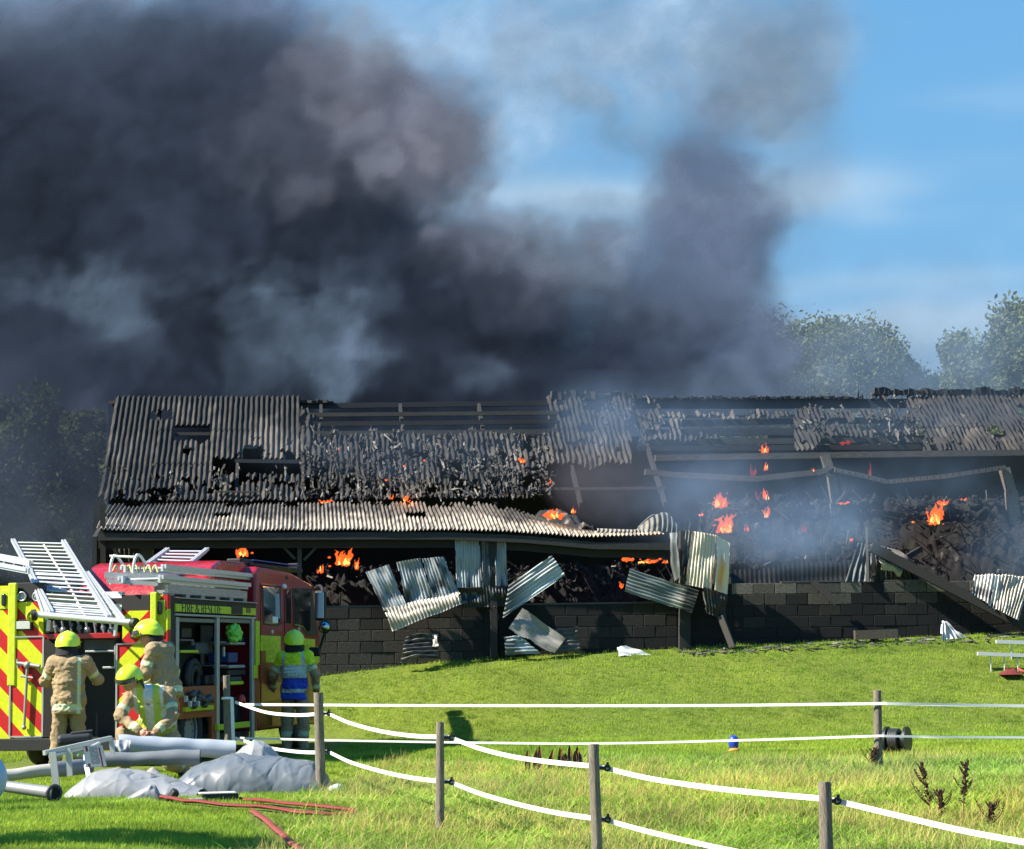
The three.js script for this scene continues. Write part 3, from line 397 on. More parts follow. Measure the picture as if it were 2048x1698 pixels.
// ================= trees and shed behind =================
function tree(name, label, base, h, w, clumps, n, leaf, tint, seed, group) {
  const t = thing(name, label, 'tree', base, 0, group), r = rng(seed), bark = std(.09, .075, .055, .95);
  const m = new MB(); m.rod(V(0, -.3, 0), V(.1, h * .45, 0), h * .022, h * .014, 8).rod(V(.1, h * .45, 0), V(0, h * .8, .1), h * .014, h * .005, 7).build('trunk', bark, t);
  const cl = []; for (let i = 0; i < clumps; i++) { const y = lerp(.28, .97, Math.pow((i + .5) / clumps, .9)), q = Math.pow(Math.sin(Math.PI * clamp(lerp(.16, .97, (y - .2) / .8))), .7), a = r() * 6.283, d = Math.sqrt(r()) * w / 2 * q * .85; cl.push([V(Math.cos(a) * d, y * h, Math.sin(a) * d), (.065 + r() * .07) * w * (1 + .5 * q), .65 + r() * .7]); }
  const limbs = new MB(); for (const [c] of cl) if (r() < .6) limbs.rod(V(.05, c.y * .6, 0), c, h * .006, h * .002, 5); limbs.build('limb', bark, t);
  const P = [], C = [], p = V(0, 0, 0), d = V(0, 0, 0), u = V(0, 0, 0), v = V(0, 0, 0);
  for (let i = 0; i < n; i++) {
    const [c, R, hue] = cl[Math.floor(r() * cl.length)]; d.set(r() - .5, r() - .5, r() - .5).normalize(); p.copy(c).addScaledVector(d, R * Math.pow(r(), .4) * 1.1); p.y += R * .7 * (r() - .3);
    u.set(r() - .5, r() - .5, r() - .5).normalize(); v.set(r() - .5, r() - .5, r() - .5).cross(u).normalize(); const s = leaf * (.6 + r() * .8), k = (.75 + r() * .5) * hue;
    for (const [a, b] of [[-1, 0], [0, -.5], [1, 0], [-1, 0], [1, 0], [0, .5]]) { P.push(p.x + u.x * a * s + v.x * b * s, p.y + u.y * a * s + v.y * b * s, p.z + u.z * a * s + v.z * b * s); C.push(tint[0] * k, tint[1] * k, tint[2] * k); }
  }
  const g = new THREE.BufferGeometry(); g.setAttribute('position', new THREE.Float32BufferAttribute(P, 3)); g.setAttribute('color', new THREE.Float32BufferAttribute(C, 3)); g.computeVertexNormals();
  mesh('crown', g, LEAFM, t); return t;
}
const LEAFM = new THREE.MeshPhysicalMaterial({ vertexColors: true, roughness: 1, specularIntensity: .2, transmission: .35, thickness: 0, side: THREE.DoubleSide });
{
  const on = (px, top, depth) => { const p = at(px, 1000, depth); const h = at(px, top, depth).y - 1.2; p.y = 1.2; return [p, h]; };
  const T = (px, top, depth, w, clumps, n, seed, label, name = 'broadleaf_tree', tint = [.13, .155, .065], leaf = .085) => { const [p, h] = on(px, top, depth); tree(name, label, p, h * .93, w, clumps, n, leaf, tint, seed, 'trees behind the barn'); };
  T(1690, 600, 72, 8.2, 80, 46000, 101, 'broad pale green tree behind the roof right of the smoke column');
  T(1545, 606, 76, 7.6, 60, 30000, 102, 'hazy tree half lost in smoke at the left of the tree group');
  T(1800, 652, 74, 4.2, 44, 20000, 103, 'lower round tree at the right of the group, before the gap');
  T(1960, 640, 68, 5.4, 60, 28000, 104, 'hazy tree right of the gap in the treeline'); T(1926, 604, 71, 1.7, 22, 7000, 105, 'slender pointed treetop standing above its neighbours', 'slender_tree');
  T(1856, 690, 73, 3.6, 40, 16000, 110, 'low round tree filling the gap in the treeline'); T(1480, 640, 78, 6, 40, 14000, 111, 'tree almost hidden behind the second smoke column');
  T(2062, 556, 64, 4.6, 56, 30000, 106, 'tallest tree cut by the right edge of the picture');
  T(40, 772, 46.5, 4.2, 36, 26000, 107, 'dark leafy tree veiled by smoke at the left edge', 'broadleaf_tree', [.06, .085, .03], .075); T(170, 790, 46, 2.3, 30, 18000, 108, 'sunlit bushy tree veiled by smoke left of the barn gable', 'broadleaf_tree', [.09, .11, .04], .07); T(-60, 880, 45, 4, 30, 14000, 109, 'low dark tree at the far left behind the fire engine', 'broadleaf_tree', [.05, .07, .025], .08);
}
{ // a tree just left of the picture, whose shade falls across the grass in front
  const p = V(-8.2, 0, -16.0); p.y = groundY(p.x, p.z); tree('broadleaf_tree', 'tree just outside the left edge that shades the grass in front', p, 5.6, 2.2, 22, 2600, .12, [.085, .105, .045], 131); }
// ================= fence and small things on the grass =================
const FP = {};
{
  const wood = grain(7, 128, 256, (x, y) => .55 + wrapN(x * 3 % 1, y, 2, 4) * .35 + wrapN(x, y, 4, 5) * .4);
  const post = (id, label, xt, yt, xb, yb, depth, w, ins) => {
    let base, d = depth; if (!d) { base = gp(xb, yb); d = -base.z; } else { base = at(xb, yb || 1700, d); base.y = groundY(base.x, base.z); }
    const top = at(xt, yt, d), t = thing('fence_post', label, 'fence post', base, 0, 'round wooden fence posts'), H = top.clone().sub(base);
    const g = new THREE.CylinderGeometry(w * .47, w * .5, H.length() + .15, 18, 12, false), p = g.attributes.position; for (let i = 0; i < p.count; i++) { const x = p.getX(i), y = p.getY(i), z = p.getZ(i), k = 1 + noise(x * 12, y * 1.5, z * 12 + xt) * .12 + noise(x * 30, y * 5, z * 30 + xt) * .05; p.setXYZ(i, x * k, y + (y > 0 && x * x + z * z < 1e-6 ? 0 : noise(x * 30, xt, z * 30) * .01), z * k); } g.computeVertexNormals();
    new MB().add(g, new THREE.Matrix4().compose(H.clone().multiplyScalar(.5).add(V(0, -.07, 0)), new THREE.Quaternion().setFromUnitVectors(V(0, 1, 0), H.clone().normalize()), ONE)).build('stake', std(.30, .26, .20, .95, { map: wood, bumpMap: wood, bumpScale: .006 }), t);
    for (const [x, y] of ins) { const q = at(x, y, d + .03).sub(base), m = new MB(); m.rod(q.clone().add(V(-.075, 0, 0)), q, .014, .014, 8).add(new THREE.TorusGeometry(.021, .008, 6, 12), new THREE.Matrix4().makeTranslation(q.x + .01, q.y, q.z)).box(q.x + .012, q.y + .025, q.z + .03, .02, .045, .02).build('insulator', std(.015, .015, .015, .5), t); }
    FP[id] = d; return t;
  };
  post('A', 'fence post beside the right end of the grey tarpaulin, a white tape tied round it', 453, 1352, 458, 1548, 0, .10, []);
  post('B', 'pale fence post in front of the firefighter with the blue vest', 637, 1386, 642, 1586, 0, .112, [[656, 1427], [656, 1503]]);
  post('C', 'dark topped fence post left of the dry dock leaves', 880, 1445, 879, 1656, 18.6, .083, [[901, 1475], [901, 1564]]);
  post('D', 'fence post running out of the bottom of the picture at the middle', 1187, 1490, 1196, 1750, 16.2, .092, [[1212, 1536], [1213, 1639]]);
  post('E', 'nearest fence post running out of the bottom of the picture at right', 1649, 1566, 1655, 1800, 14.2, .098, [[1672, 1602]]);
  post('F', 'far fence post beside the black reel', 1754, 1381, 1757, 1541, 0, .105, []);
  const tapeM = std(.82, .82, .80, .6);
  const tape = (label, runs, w, name = 'fence_tape', group = 'white electric fence tapes') => {
    const m = new MB();
    for (const pts of runs) { const q = pts.map(([x, y, d]) => at(x, y, d)), cv = new THREE.CatmullRomCurve3(q, false, 'catmullrom', .5), n = q.length * 10;
      for (const side of [1, -1]) m.add(sheet(n, 1, (u, v) => { const p = cv.getPoint(u), tw = noise(u * 4, q[0].x) * .5; return p.add(V(0, (v - .5) * w * side * Math.cos(tw * .6), side * .0015 + (v - .5) * w * Math.sin(tw))); })); }
    return tag(m.build(name, tapeM), label, 'fence tape', group);
  };
  const { A, B, C, D, E, F } = FP, mid = (a, b, t) => lerp(a, b, t);
  tape('upper broad white tape sagging from post to post along the near fence', [[[470, 1404, A - .07], [530, 1424, mid(A, B, .3)], [590, 1430, mid(A, B, .7)], [634, 1428, B + .065]], [[633, 1428, B + .065], [656, 1428, B + .065], [700, 1446, mid(B, C, .2)], [760, 1462, mid(B, C, .45)], [820, 1471, mid(B, C, .75)], [876, 1474, C + .065], [901, 1476, C + .065], [960, 1497, mid(C, D, .2)], [1030, 1514, mid(C, D, .45)], [1110, 1525, mid(C, D, .75)], [1185, 1532, D + .065], [1213, 1537, D + .065], [1300, 1557, mid(D, E, .2)], [1420, 1575, mid(D, E, .48)], [1540, 1588, mid(D, E, .75)], [1644, 1597, E + .065], [1674, 1602, E + .065], [1800, 1632, E - .4], [1930, 1662, E - .8], [2080, 1690, E - 1.2]]], .039);
  tape('lower broad white tape sagging from post to post along the near fence', [[[470, 1476, A - .07], [530, 1494, mid(A, B, .3)], [590, 1503, mid(A, B, .7)], [634, 1505, B + .065], [656, 1504, B + .065], [700, 1524, mid(B, C, .2)], [760, 1542, mid(B, C, .45)], [820, 1555, mid(B, C, .75)], [876, 1562, C + .065], [901, 1565, C + .065], [960, 1587, mid(C, D, .2)], [1030, 1607, mid(C, D, .45)], [1110, 1625, mid(C, D, .75)], [1190, 1637, D + .065], [1214, 1641, D + .065], [1300, 1664, mid(D, E, .2)], [1420, 1692, mid(D, E, .48)], [1560, 1720, mid(D, E, .8)]]], .039);
  tag(new MB().bar(at(464, 1398, A - .08), at(467, 1494, A - .06), .045, .004, V(0, 0, 1)).build('fence_tape', tapeM), 'white tape hanging straight down beside the post at the tarpaulin', 'fence tape', 'white electric fence tapes');
  tape('thin upper white tape running straight across to the far post and on', [[[490, 1409, A + .2], [900, 1411, mid(A, F, .35)], [1400, 1411, mid(A, F, .75)], [1745, 1407, F - .06], [1765, 1407, F - .06], [1860, 1409, F], [2080, 1412, F + .1]]], .035, 'fence_tape', 'thin tapes of the far fence');
  tape('thin lower white tape running from the tarpaulin post to the far post and on', [[[480, 1476, A + .2], [640, 1480, mid(A, F, .15)], [930, 1485, mid(A, F, .4)], [1190, 1487, mid(A, F, .6)], [1500, 1480, mid(A, F, .8)], [1745, 1472, F - .06], [1765, 1472, F - .06], [1830, 1473, F], [1890, 1474, F], [2080, 1475, F + .1]]], .028, 'fence_tape', 'thin tapes of the far fence');
  { // tape knotted round post A
    const d = A, p = at(455, 1397, d); tag(new MB().add(new THREE.TorusGeometry(.062, .022, 8, 20).rotateX(Math.PI / 2 - .15).scale(1, .8, 1), new THREE.Matrix4().makeTranslation(p.x, p.y, p.z)).build('tape_knot', tapeM), 'white tape wound round the post at the tarpaulin', 'fence tape');
  }
}
{ // black reel
  const p = gp(1795, 1508), d = -p.z, k = d / FPX, R = 27 * k, t = thing('cable_reel', 'black plastic reel lying on the grass beside the far fence post', 'reel', p, -.5), mat = std(.012, .012, .014, .45);
  const g = (x, r, w) => { const c = new THREE.CylinderGeometry(r, r, w, 28, 1, false); c.rotateZ(Math.PI / 2); return [c, new THREE.Matrix4().makeTranslation(x, R, 0)]; };
  const W = 40 * k; new MB().add(...g(-W / 2, R, .04)).build('flange', mat, t); new MB().add(...g(W / 2, R, .04)).build('flange', mat, t); new MB().add(...g(0, R * .55, W)).build('drum', mat, t);
  const m = new MB(); for (let i = 0; i < 5; i++) m.add(new THREE.TorusGeometry(R * .7, R * .17, 8, 24).rotateY(Math.PI / 2), new THREE.Matrix4().makeTranslation(-W * .3 + i * W * .09, R, 0)); m.build('cable', std(.02, .02, .022, .5), t);
}
{ // blue ball on an orange ring toy
  const p = gp(1468, 1506), k = -p.z / FPX; const b = tag(new MB().ball(p.x, p.y + 20 * k, p.z, 10.5 * k, 1, 1.45, 1, 20).build('blue_ball', std(.015, .05, .42, .35)), 'small deep blue ball in the grass in the middle of the field', 'ball');
  tag(new MB().add(new THREE.TorusGeometry(9 * k, 3.5 * k, 10, 20).rotateX(1.3), new THREE.Matrix4().makeTranslation(p.x + 1 * k, p.y + 4 * k, p.z)).build('orange_ring', std(.75, .28, .03, .5)), 'orange ring under the blue ball', 'toy');
}
{ // dry dock plants
  const brown = [std(.035, .012, .008, .9), std(.06, .02, .012, .9)];
  const dock = (px, py, top, lean, seed, label) => {
    const p = gp(px, py), k = -p.z / FPX, H = (py - top) * k, t = thing('dock_plant', label, 'plant', p, 0, 'dry seeding docks'), r = rng(seed), L = lean * k;
    const spine = [V(0, 0, 0), V(L * .2, H * .4, 0), V(L * .6, H * .75, 0), V(L, H, 0)]; new MB().tube(spine, .007, 5).build('stem', std(.28, .17, .07, .9), t);
    const cv = new THREE.CatmullRomCurve3(spine), m = new MB(); for (let i = 0; i < 130; i++) { const u = lerp(.3, 1, Math.pow(r(), .9)), q = cv.getPoint(u), w = .034 * (1.15 - u) + .006, a = r() * 6.28; m.add(new THREE.OctahedronGeometry(.006 + r() * .008, 0).scale(1, 2.0, .8), new THREE.Matrix4().compose(q.add(V(Math.cos(a) * w * r(), r() * .03, Math.sin(a) * w * r())), new THREE.Quaternion().setFromEuler(new THREE.Euler(r() * 2, r() * 6, r() * 2)), ONE)); }
    m.build('seed_head', brown[0], t);
    for (let i = 0; i < 7; i++) { const u = lerp(.25, .9, r()), q = cv.getPoint(u), s = r() < .5 ? -1 : 1, len = (.12 + r() * .1) * (1.2 - u); const lf = new MB(); lf.tube([q, q.clone().add(V(s * len * .5, len * .5, .01)), q.clone().add(V(s * len * .8, len * 1.15, 0))], .004, 5, 6); for (let j = 0; j < 9; j++) lf.add(new THREE.OctahedronGeometry(.008, 0), new THREE.Matrix4().makeTranslation(q.x + s * len * .8 * j / 9, q.y + len * 1.1 * j / 9 + r() * .01, q.z + (r() - .5) * .03)); lf.build('branch', brown[1], t); }
  };
  dock(1862, 1648, 1533, -14, 1, 'tallest brown dock with side branches right of the nearest post'); dock(1926, 1655, 1530, 14, 2, 'single brown dock spike on a pale stalk'); dock(1884, 1645, 1585, 0, 3, 'short brown dock beside the tallest one'); dock(1984, 1668, 1612, 0, 4, 'small dark dock at the right above the tape');
  dock(1744, 1542, 1500, 6, 5, 'brown dock at the foot of the far fence post');
  const leaf = (px, py, seed, label) => { const p = gp(px, py), k = -p.z / FPX, t = thing('dock_leaves', label, 'plant', p, 0, 'withered dock leaves'), r = rng(seed); for (let i = 0; i < 7; i++) { const x = (r() - .5) * 50 * k, h = (44 + r() * 36) * k, l = (r() - .5) * 26 * k; mesh('leaf', sheet(3, 8, (u, v) => V(x + l * v * v + (u - .5) * .055 * Math.sin(v * 2.8 + .3), h * v * (1 - .25 * v), Math.abs(u - .5) * .03 + v * .04 * (r.length - .5)), (u, v) => lerp(0, 1, v) > .55 && i % 3 ? [.22, .09, .03] : [.035, .022, .012]), DOCKM, t); } };
  const DOCKM = new THREE.MeshStandardMaterial({ vertexColors: true, roughness: .9, side: THREE.DoubleSide });
  leaf(1075, 1548, 11, 'clump of dark curled dock leaves right of the dark topped post'); leaf(1110, 1545, 12, 'rusty brown dock leaves in the middle of the dry clump'); leaf(1160, 1540, 13, 'thin dark dock leaves beside the post at the middle');
}
{ // aluminium trestle at the right, with a red cloth
  const al = std(.62, .64, .63, .4, { metalness: .4 });
  const trest = (label, x0, y0, x1, y1, legs) => { const a = gp(x0, y0 + 36), d = -a.z, p0 = at(x0, y0, d), p1 = at(x1, y1, d), t = thing('trestle_rail', label, 'trestle'); new MB().bar(p0, p1, .12, .07).build('rail', al, t); for (const x of legs) { const q = at(x, y0 + 3, d), g = groundY(q.x, q.z + .02); new MB().rod(V(q.x, g - .02, q.z), q, .014, .014, 8).build('leg', al, t); } };
  trest('lower of two aluminium rails on thin legs at the right', 1955, 1307, 2080, 1312, [1981, 2008, 2035, 2062]); trest('upper of two aluminium rails on thin legs at the right', 1992, 1283, 2080, 1286, [2022, 2060]);
  const p = gp(2020, 1350), k = -p.z / FPX; tag(mesh('red_cloth', sheet(16, 10, (u, v) => V(p.x + (u - .5) * 46 * k, p.y + Math.sin(u * 3.1) * Math.sin(v * 3.1) * (12 * k + noise(u * 5, v * 5) * .06) + .01, p.z + (.5 - v) * .5), null), std(.13, .015, .012, .8, { side: THREE.DoubleSide })), 'crumpled dark red cloth under the aluminium rails', 'cloth');
  tag(new MB().tube([gp(2036, 1340, .03), gp(2044, 1347, .05), gp(2070, 1352, .03)], .035, 8).build('red_hose', std(.25, .05, .03, .7)), 'short end of dark red hose beside the red cloth', 'hose');
}
// ================= fire engine =================
const TA = 12 * Math.PI / 180, TF = V(Math.sin(TA), 0, -Math.cos(TA)), TR = V(Math.cos(TA), 0, Math.sin(TA));
const TC = at(334, 1480, 28.5); TC.y = 0; TC.addScaledVector(TR, -1.25);
const truck = thing('fire_engine', 'red fire engine with yellow and red chevrons on its rear and open lockers', 'fire engine', TC, -TA);
truck.updateMatrixWorld();
const tl = (px, py, z = 0) => truck.worldToLocal(onPlane(px, py, TC.clone().addScaledVector(TF, -z), TF));
const tx = (px, py, x = 1.25) => truck.worldToLocal(onPlane(px, py, TC.clone().addScaledVector(TR, x), TR));
{
  const grime = grain(12, 256, 256, (x, y) => .72 + wrapN(x, y, 3, 5) * .5 - Math.max(0, wrapN(x + .3, y, 9, 3)) * .3);   // road film and smudges
  const RED = new THREE.MeshPhysicalMaterial({ color: RGB(.5, .014, .018), map: grime, roughnessMap: grime, roughness: .35, clearcoat: .6, clearcoatRoughness: .2 }), REDSHADE = new THREE.MeshPhysicalMaterial({ color: RGB(.40, .008, .022), map: grime, roughness: .35, clearcoat: .4, clearcoatRoughness: .15 }), YEL = std(.70, .82, .025, .5, { map: grime }), BLK = std(.010, .010, .011, .6), ALU = std(.6, .61, .62, .4, { metalness: .5, map: grime }), ORG = std(.32, .07, .015, .6), GLASS = new THREE.MeshPhysicalMaterial({ color: RGB(.012, .016, .018), roughness: .08, clearcoat: 1, clearcoatRoughness: .04 }), GREY = std(.2, .2, .2, .6), DG = std(.05, .055, .06, .7), WHT = std(.75, .76, .78, .5);  // the cab red is the body red with its shade put into the colour
  // chevron print
  const W = 256, dt = new Uint8Array(W * W * 4); for (let y = 0; y < W; y++) for (let x = 0; x < W; x++) { const q = ((x + y) / W) % 1, i = (y * W + x) * 4, e = q < .47 ? 1 : 0, dirt = .86 + .14 * (.5 + wrapN(x / W, y / W, 3, 4)); const c = e ? [190, 18, 22] : [208, 216, 20]; for (let k = 0; k < 3; k++) dt[i + k] = c[k] * dirt; dt[i + 3] = 255; }
  const ct = new THREE.DataTexture(dt, W, W); ct.wrapS = ct.wrapT = THREE.RepeatWrapping; ct.magFilter = THREE.LinearFilter; ct.minFilter = THREE.LinearMipmapLinearFilter; ct.generateMipmaps = true; ct.colorSpace = THREE.SRGBColorSpace; ct.needsUpdate = true;
  const CHEV = new THREE.MeshStandardMaterial({ map: ct, roughness: .45 });
  const chevUV = (g, side, P = .56) => { const p = g.attributes.position, u = g.attributes.uv; for (let i = 0; i < p.count; i++) u.setXY(i, (side * p.getX(i)) / P + .23, p.getY(i) / P); return g; };
  // boxes by pixel rectangle: on the rear (z) and on the right flank (x)
  const rb = (name, mat, x0, y0, x1, y1, z, d, parent = truck, r = .008) => { const a = tl(x0, y0, z), b = tl(x1, y1, z); return new MB().rbox((a.x + b.x) / 2, (a.y + b.y) / 2, z - d / 2, Math.abs(b.x - a.x), Math.abs(a.y - b.y), d, r).build(name, mat, parent); };
  const rchev = (name, side, x0, y0, x1, y1, z, d, parent = truck) => { const a = tl(x0, y0, z), b = tl(x1, y1, z), m = new MB().box((a.x + b.x) / 2, (a.y + b.y) / 2, z - d / 2, Math.abs(b.x - a.x), Math.abs(a.y - b.y), d); return mesh(name, chevUV(m.geo(), side), CHEV, parent); };
  const fb = (name, mat, x0, y0, x1, y1, x, d, parent = truck, r = .008) => { const a = tx(x0, y0, x), b = tx(x1, y1, x); return new MB().rbox(x - d / 2, (a.y + b.y) / 2, (a.z + b.z) / 2, d, Math.abs(a.y - b.y), Math.abs(a.z - b.z), r).build(name, mat, parent); };
  const zCab = tx(516, 1280).z, zFront = tx(640, 1280).z, xl = -1.25;
  const top = tx(430, 1200).y, bot = .38;
  // ---- body shell ----
  new MB().box(-.32, (top + bot) / 2, (zCab - .75) / 2 - .38, 1.84, top - bot, -zCab - .75).box(0, top - .04, zCab / 2 - .02, 2.46, .08, -zCab - .04).box(0, bot - .06, zCab / 2 - .2, 2.2, .14, -zCab - .4).box(0, (top + bot) / 2 - .2, -.62, 2.3, top - bot - .5, .1).build('body', BLK, truck);
  // ---- rear ----
  const L = -1, R = 1;
  rchev('chevron_panel', R, -14, 1172, 20, 1480, 0, .12); rchev('chevron_panel', R, 20, 1205, 86, 1275, .0, .1);
  rb('rear_panel', BLK, 20, 1166, 88, 1206, -.02, .1); rchev('chevron_panel', L, 245, 1222, 301, 1288, 0, .1); rchev('chevron_panel', L, 301, 1190, 334, 1480, 0, .12); rb('rear_panel', BLK, 243, 1190, 300, 1223, -.02, .1); rb('rear_panel', WHT, 205, 1184, 244, 1240, -.05, .1);
  for (const cx of [43, 73]) { const p = tl(cx, 1193, .04); new MB().add(new THREE.TorusGeometry(.062, .012, 8, 22), new THREE.Matrix4().makeTranslation(p.x, p.y, .03)).add(new THREE.CylinderGeometry(.055, .055, .02, 20).rotateX(Math.PI / 2), new THREE.Matrix4().makeTranslation(p.x, p.y, -.005)).build('pipe_end', ALU, truck); }
  rb('yellow_post', YEL, 16, 1166, 30, 1372, .07, .06, truck, .02); rb('yellow_post', YEL, 300, 1184, 313, 1262, .07, .06, truck, .02); rb('trim', YEL, 313, 1200, 330, 1238, .012, .02); rb('trim', YEL, -10, 1180, 16, 1218, .012, .02);
  for (const [cx, cy] of [[319, 1216], [8, 1200]]) { const p = tl(cx, cy, .03); new MB().add(new THREE.CapsuleGeometry(.042, .1, 6, 14).scale(1, 1, .4), new THREE.Matrix4().makeTranslation(p.x, p.y, .03)).build('rear_light', std(.02, .025, .022, .15), truck); }
  for (const [a, b, c, d] of [[28, 1241, 62, 1260], [261, 1257, 295, 1275]]) { const k = rb('work_lamp', BLK, a - 1, b - 1, c + 1, d + 1, .05, .06); rb('lens', std(.5, .52, .5, .15), a + 2, b + 2, c - 2, d - 2, .06, .02, k); }
  const door = (side, x0, y0, x1, y1) => { const d = rchev('rear_door', side, x0, y0, x1, y1, .05, .04); const a = tl(x0, y0, .05), b = tl(x1, y1, .05), m = new MB(), w = .025; for (const [p, q] of [[V(a.x, a.y, .055), V(b.x, a.y, .055)], [V(b.x, a.y, .055), V(b.x, b.y, .055)], [V(b.x, b.y, .055), V(a.x, b.y, .055)], [V(a.x, b.y, .055), V(a.x, a.y, .055)]]) m.bar(p, q, w, .02); m.build('door_frame', ALU, d); return d; };
  const dl = door(R, 22, 1274, 85, 1473), dr = door(L, 234, 1288, 301, 1476);
  { const m = new MB(), p = tl(55, 1330, .1), q = tl(48, 1455, .1); m.rod(p, q, .022, .02, 10).rod(tl(34, 1326, .1), tl(80, 1333, .1), .03, .03, 10).rod(tl(36, 1318, .1), tl(36, 1336, .1), .025, .02).ball(p.x, p.y, p.z, .055).ball(q.x, q.y, q.z, .035).rod(tl(42, 1352, .1), tl(66, 1356, .1), .018, .018); tag(m.build('standpipe_key', std(.3, .3, .28, .5, { metalness: .4 })), 'grey standpipe strapped to the left rear door of the fire engine', 'standpipe').applyMatrix4(truck.matrixWorld); }
  // pump bay: dark recess with pipes and shelves
  rb('bay_frame', RED, 85, 1268, 236, 1276, 0, .08); rb('bay_frame', DG, 168, 1279, 230, 1300, -.1, .05); rb('bay_frame', ALU, 170, 1301, 228, 1304, -.06, .03); rb('bay_frame', ALU, 228, 1290, 231, 1335, -.06, .03); rb('bay_frame', ALU, 205, 1333, 230, 1337, -.06, .03); rb('rear_bumper', BLK, -14, 1478, 334, 1500, .1, .3);
  { const m = new MB(); for (let i = 0; i < 9; i++) { const x = 92 + i * 16, p = tl(x, 1250 + (i % 3) * 6, .0); m.ball(p.x, p.y, p.z - .05, .03 + (i % 3) * .014, 1, 1.2, .8, 10); m.rod(tl(x, 1242, -.05), tl(x + 4, 1266, -.02), .018, .018, 8); } m.build('pump_fitting', std(.16, .16, .17, .4, { metalness: .5 }), truck); }
  for (const [x, y] of [[70, 1232], [273, 1246]]) { const p = tl(x, y, .15); new MB().add(new THREE.TorusGeometry(.07, .018, 8, 20).rotateY(.6), new THREE.Matrix4().makeTranslation(p.x - .06, p.y, .12)).ball(p.x - .08, p.y - .01, .1, .06).build('ladder_bracket', YEL, truck); }
  // ---- right flank ----
  fb('top_rail', ALU, 352, 1196, 516, 1205, 1.27, .06); const band = fb('name_band', YEL, 352, 1207, 512, 1231, 1.265, .03);
  fb('rail', ALU, 352, 1231, 512, 1234, 1.27, .04); fb('corner_strip', BLK, 335, 1190, 352, 1480, 1.24, .05);
  for (const x of [356, 437, 507]) fb('locker_frame', ALU, x - 2.5, 1234, x + 2.5, x === 437 ? 1490 : x > 500 ? 1495 : 1372, 1.26, .05);
  fb('shutter', GREY, 359, 1235, 434, 1246, 1.22, .1); fb('shutter', GREY, 440, 1236, 504, 1247, 1.22, .1);
  fb('lower_panel', ORG, 360, 1374, 435, 1432, 1.25, .06); fb('pillar', ORG, 508, 1255, 518, 1440, 1.25, .05); fb('step_strip', YEL, 372, 1414, 428, 1419, 1.3, .06); fb('step_strip', YEL, 436, 1449, 500, 1454, 1.3, .06); fb('wheel_arch', ORG, 424, 1432, 437, 1482, 1.25, .06);
  fb('trim', YEL, 512, 1242, 520, 1330, 1.275, .02); fb('trim', YEL, 508, 1330, 516, 1356, 1.275, .02);
  // locker contents
  const locker = (list) => { for (const [n, m, a, b, c, d, x, t] of list) fb(n, m, a, b, c, d, x, t, truck, .02); };
  locker([['shelf', ALU, 362, 1279, 388, 1281, 1.1, .5], ['shelf_edge', YEL, 362, 1300, 398, 1306, 1.2, .06], ['equipment_case', DG, 392, 1286, 418, 1308, 1.12, .4], ['equipment_case', BLK, 364, 1255, 384, 1276, 1.05, .4], ['equipment_case', GREY, 388, 1282, 389, 1291, 1.16, .05], ['locker_wall', std(.14, .14, .13, .7), 405, 1250, 426, 1330, .72, .05], ['equipment_case', BLK, 412, 1350, 432, 1369, 1.16, .4],
    ['shelf', ALU, 441, 1283, 453, 1285, 1.14, .4], ['drawer', ALU, 462, 1284, 491, 1290, 1.18, .3], ['drawer', BLK, 458, 1275, 494, 1284, 1.14, .3], ['crate', std(.015, .04, .16, .5), 458, 1305, 476, 1325, 1.14, .35], ['drawer', ALU, 460, 1330, 491, 1336, 1.18, .3], ['drawer', BLK, 456, 1340, 494, 1350, 1.16, .3], ['equipment_case', DG, 444, 1354, 484, 1362, 1.14, .35], ['shelf_edge', YEL, 462, 1363, 488, 1369, 1.2, .06], ['locker_wall', GREY, 494, 1252, 501, 1400, 1.05, .05], ['equipment_case', DG, 448, 1395, 500, 1440, 1.0, .3], ['shelf', ALU, 441, 1330, 453, 1332, 1.14, .4], ['shelf', ALU, 449, 1293, 451, 1314, 1.18, .05]]);
  { const p = tx(384, 1358, 1.0), q = tx(384, 1340, 1.0); new MB().add(new THREE.TorusGeometry(.26, .07, 10, 26).rotateY(Math.PI / 2), new THREE.Matrix4().makeTranslation(1.0, p.y, p.z)).add(new THREE.TorusGeometry(.16, .06, 10, 22).rotateY(Math.PI / 2), new THREE.Matrix4().makeTranslation(1.02, p.y, p.z)).build('hose_reel', BLK, truck); }
  { const p = tx(468, 1266, 1.18), o = tag(mesh('hi_vis_jacket', (() => { const g = new THREE.IcosahedronGeometry(.155, 4), a = g.attributes.position; for (let i = 0; i < a.count; i++) { const k = 1 + noise(a.getX(i) * 14, a.getY(i) * 14, a.getZ(i) * 14) * .45; a.setXYZ(i, a.getX(i) * k * .7, a.getY(i) * k * .95, a.getZ(i) * k * 1.3); } g.computeVertexNormals(); return g; })(), std(.22, .62, .08, .7)), 'bundled lime green jacket stuffed in the right hand locker', 'jacket'); o.position.copy(truck.localToWorld(p)); o.rotation.y = -TA; }
  { const r = rng(81), m = new MB(); for (let i = 0; i < 26; i++) { const p = tx(378 + r() * 48, 1384 + r() * 28, 1.3); m.ball(p.x + r() * .05, p.y, p.z, .03 + r() * .035, 1, .8, 1, 8); } m.build('hose_coupling', std(.09, .08, .085, .4, { metalness: .3 }), truck); const m2 = new MB(); for (let i = 0; i < 4; i++) { const p = tx(372 + i * 8, 1398 + (i % 2) * 10, 1.36); m2.rbox(p.x, p.y, p.z, .05, .09, .06, .01); } m2.build('branch_handle', std(.5, .5, .5, .5), truck); const p3 = tx(482, 1400, 1.2); new MB().ball(p3.x, p3.y, p3.z, .09, .8, 1, 1).build('red_bottle', std(.5, .03, .02, .4), truck); }
